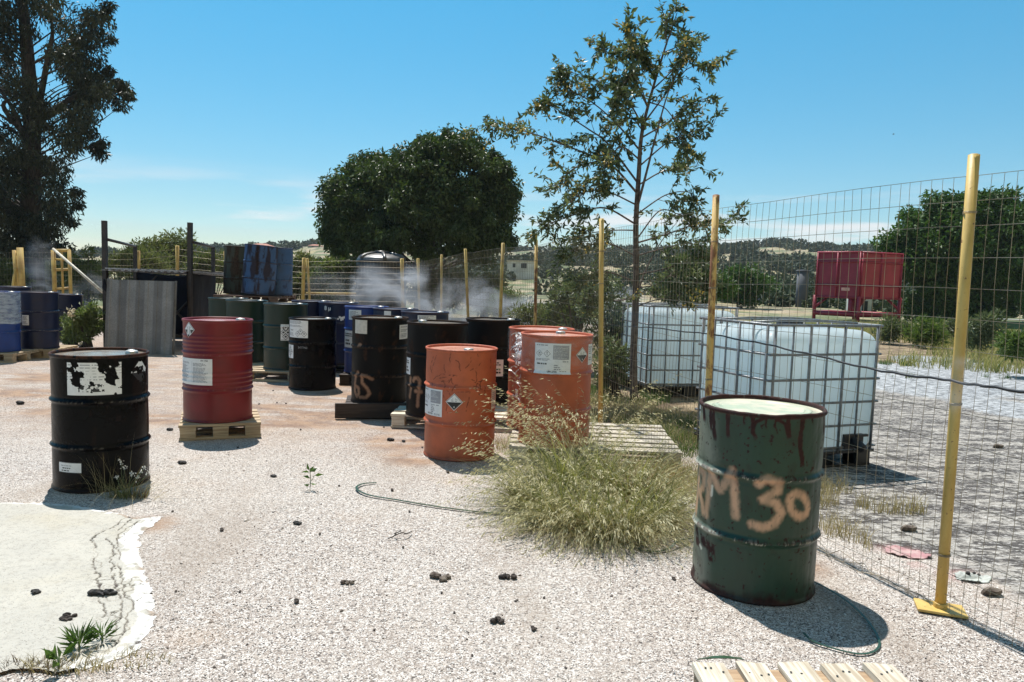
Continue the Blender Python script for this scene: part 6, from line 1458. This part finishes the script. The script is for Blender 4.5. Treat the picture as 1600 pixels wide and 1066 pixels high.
clod('dark_clod', 'small black lumps lying on the pale scrap behind the fence', 1518, 904, [(-.02, 0, .012, 1), (.015, .01, .01, 1), (.03, -.01, .008, 1)], CHAR, zo=.02)
for k, (px, py, lb) in enumerate(((1560, 700, 'flat stone in the grey field near the right photo edge'), (1420, 830, 'grey stone beyond the fence above the pink rag'), (1550, 930, 'dark stone beyond the fence right of the post foot'))):
    clod('field_stone', lb, px, py, [(0, 0, .03, 1.5), (.03, .01, .02, 1)], DUNGP, 'stone')
# loose grit lying on the aggregate: far too many to count
def loose_grit():
    t_ = (1+5**.5)/2; iv = np.array([(-1, t_, 0), (1, t_, 0), (-1, -t_, 0), (1, -t_, 0), (0, -1, t_), (0, 1, t_), (0, -1, -t_), (0, 1, -t_), (t_, 0, -1), (t_, 0, 1), (-t_, 0, -1), (-t_, 0, 1)])/1.9
    ifc = np.array([(0, 11, 5), (0, 5, 1), (0, 1, 7), (0, 7, 10), (0, 10, 11), (1, 5, 9), (5, 11, 4), (11, 10, 2), (10, 7, 6), (7, 1, 8), (3, 9, 4), (3, 4, 2), (3, 2, 6), (3, 6, 8), (3, 8, 9), (4, 9, 5), (2, 4, 11), (6, 2, 10), (8, 6, 7), (9, 8, 1)])
    n = 16000; Y = 1.9*np.exp(RNG.random(n)*1.75); X = RNG.uniform(-.85, .85, n)*Y; k = fbm(X*1.6, Y*1.6, 61, 4) > RNG.uniform(.36, .60, n)
    g = ground(110, 920); k &= ~((X < ground(238, 900).x) & (Y < ground(100, 795).y)); X, Y = X[k], Y[k]; n = len(X)
    r = .0022*np.exp(np.abs(RNG.normal(size=n))*.55); a = RNG.uniform(0, 6.28, n)
    V = iv[None]*r[:, None, None]*RNG.uniform(.6, 1.35, (n, 12, 1)); V[:, :, 2] *= .65
    ca, sa = np.cos(a)[:, None], np.sin(a)[:, None]; V = np.stack([V[..., 0]*ca-V[..., 1]*sa*.7+X[:, None], V[..., 0]*sa+V[..., 1]*ca*.7+Y[:, None], V[..., 2]+.0015+.010*(fbm(X*.6, Y*.6, 3)-.5)[:, None]+.006*(fbm(X*3, Y*3, 9)-.5)[:, None]], -1).reshape(-1, 3)
    F = (np.arange(n)[:, None, None]*12+ifc[None]).reshape(-1, 3); v = np.repeat(RNG.random(n), 12)
    t = NT('grit_stone'); rp_ = t.n('ValToRGB'); e = rp_.color_ramp.elements; e[0].color = (.05, .042, .038, 1); e[1].color = (.74, .71, .67, 1); q = e.new(.35); q.color = (.24, .19, .16, 1); q = e.new(.6); q.color = (.50, .44, .39, 1); t.l(t.attr('var'), rp_.inputs[0]); t.col(rp_.outputs[0]); t.rough(.9)
    o = mesh_np('loose_grit', V, F, t.m, None, False, {'var': v}); tag(o, 'loose pale and dark grit strewn over the gravel yard', 'gravel', None, 'stuff')
loose_grit()
# bird
bp = at(1396, 210, 60); bd = thing('bird', 'tiny dark bird flying in the sky right of the young tree', 'bird', bp); bd.scale = (.5, .5, .5); m = MB()
m.tube(curve([(-.16, 0, 0), (-.08, 0, .01), (.02, 0, .015), (.12, 0, .02), (.17, 0, .015)], 3), [.008, .02, .035, .045, .05, .055, .055, .05, .045, .04, .03, .015, .004], 8); BIRD = mat('dark_feather', (.05, .05, .055), .7)
m.build('body', BIRD, bd)
for s_ in (-1, 1):
    m = MB(); m.add([(.06, 0, .03), (-.06, 0, .03), (-.08, s_*.18, .10), (.05, s_*.17, .11), (-.06, s_*.36, .06), (.0, s_*.34, .07), (.06, 0, .022), (-.06, 0, .022), (-.08, s_*.18, .092), (.05, s_*.17, .102), (-.06, s_*.36, .055), (.0, s_*.34, .065)], [(0, 1, 2, 3), (3, 2, 4, 5), (6, 9, 8, 7), (9, 11, 10, 8), (0, 3, 9, 6), (3, 5, 11, 9), (1, 7, 8, 2), (2, 8, 10, 4), (4, 10, 11, 5)]); m.build('wing', BIRD, bd)

# ------------------------------------------------------------------ smoke drifting from behind the drums
def smoke(name, label, pts, dens, noise_scale=1.1, seed=0.):
    """one irregular plume: soft-edged volume along a path of (px, py, depth, radius m)"""
    W_ = [(at(px, py, Y), r_) for px, py, Y, r_ in pts]; c0 = W_[len(W_)//2][0]
    a = np.array([np.array(p-c0) for p, _ in W_]); rmax = max(r_ for _, r_ in W_)*1.25; lo = a.min(0)-rmax; hi = a.max(0)+rmax
    lo[2] = max(lo[2], .02-c0.z)
    m = MB(); m.box(tuple((lo+hi)/2), tuple(hi-lo)); t = NT(name+'_volume'); t.t.nodes.remove(t.b)
    tc_ = t.n('TexCoord'); co = tc_.outputs['Object']
    nv = t.n('TexNoise', Scale=noise_scale*.8, Detail=3); t.l(co, nv.inputs['Vector']); wv = t.n('VectorMath', operation='SUBTRACT'); t.l(nv.outputs['Color'], wv.inputs[0]); wv.inputs[1].default_value = (.5, .5, .5)
    sc = t.n('VectorMath', operation='SCALE'); t.l(wv.outputs[0], sc.inputs[0]); sc.inputs['Scale'].default_value = rmax*1.4; ad = t.n('VectorMath', operation='ADD'); t.l(co, ad.inputs[0]); t.l(sc.outputs[0], ad.inputs[1])
    tot = None
    for (p, r_), q in zip(W_, a):
        d = t.n('VectorMath', operation='DISTANCE'); t.l(ad.outputs[0], d.inputs[0]); d.inputs[1].default_value = tuple(q)
        v = t.rng(d.outputs['Value'], r_, 0., 0., 1.)
        tot = v if tot is None else t.math('MAXIMUM', tot, v)
    n2 = t.n('TexNoise', Scale=noise_scale*2.2, Detail=5, Roughness=.62); mpn = t.n('Mapping'); mpn.inputs['Scale'].default_value = (.45, 1., 1.35); t.l(ad.outputs[0], mpn.inputs[0]); t.l(mpn.outputs[0], n2.inputs['Vector'])
    dn = t.math('MULTIPLY', t.math('MULTIPLY', tot, t.rng(n2.outputs['Fac'], .36, .68)), dens)
    pv = t.n('VolumePrincipled'); pv.inputs['Color'].default_value = (.86, .89, .95, 1); pv.inputs['Anisotropy'].default_value = .25; t.l(dn, pv.inputs['Density']); t.l(pv.outputs[0], t.out.inputs['Volume'])
    o = m.build(name, t.m); o.location = c0; tag(o, label, 'smoke', None, 'stuff'); return o
smoke('smoke_plume', 'pale blue smoke drifting right past the cistern and far fence posts', [(575, 455, 17, .45), (600, 450, 17, .65), (630, 462, 17, .6), (655, 475, 17, .5), (700, 478, 17, .6), (740, 480, 17, .7), (780, 484, 17, .62), (820, 486, 17, .60), (860, 488, 17, .58), (895, 488, 16, .6), (930, 482, 14.5, .6), (975, 478, 12.5, .5), (640, 430, 17, .5)], 4.0)
smoke('smoke_wisp', 'thin pale smoke in front of the eucalyptus trunk by the gate', [(62, 415, 21, .5), (68, 440, 21, .55), (78, 460, 21, .5), (60, 390, 21, .4), (125, 460, 20.5, .5), (145, 445, 20.5, .4)], 1.3)
smoke('smoke_wisp', 'faint smoke veil rising left of the black cistern', [(520, 450, 20, .6), (500, 440, 20, .5), (535, 470, 20, .5)], .55)
smoke('smoke_wisp', 'faint smoke across the tank container and tree trunk foot', [(960, 490, 8.2, .28), (1000, 490, 8.2, .3), (1035, 500, 8.2, .3)], .8)
smoke('smoke_wisp', 'thin white smoke puff crossing the tall yellow post', [(1497, 590, 3.1, .11), (1500, 620, 3.1, .09), (1525, 605, 3.1, .09), (1555, 610, 3.1, .07)], 4.5, 4.)

# ------------------------------------------------------------------ thin summer haze
m = MB(); m.box((0, 340, 40), (1900, 1000, 130)); t = NT('haze_air'); t.t.nodes.remove(t.b); pv = t.n('VolumePrincipled'); pv.inputs['Color'].default_value = (.80, .88, 1., 1); pv.inputs['Density'].default_value = .0003; t.l(pv.outputs[0], t.out.inputs['Volume'])
o = m.build('haze', t.m); o['kind'] = 'stuff'; o['label'] = 'thin pale summer haze over the far hills'; o['category'] = 'haze'
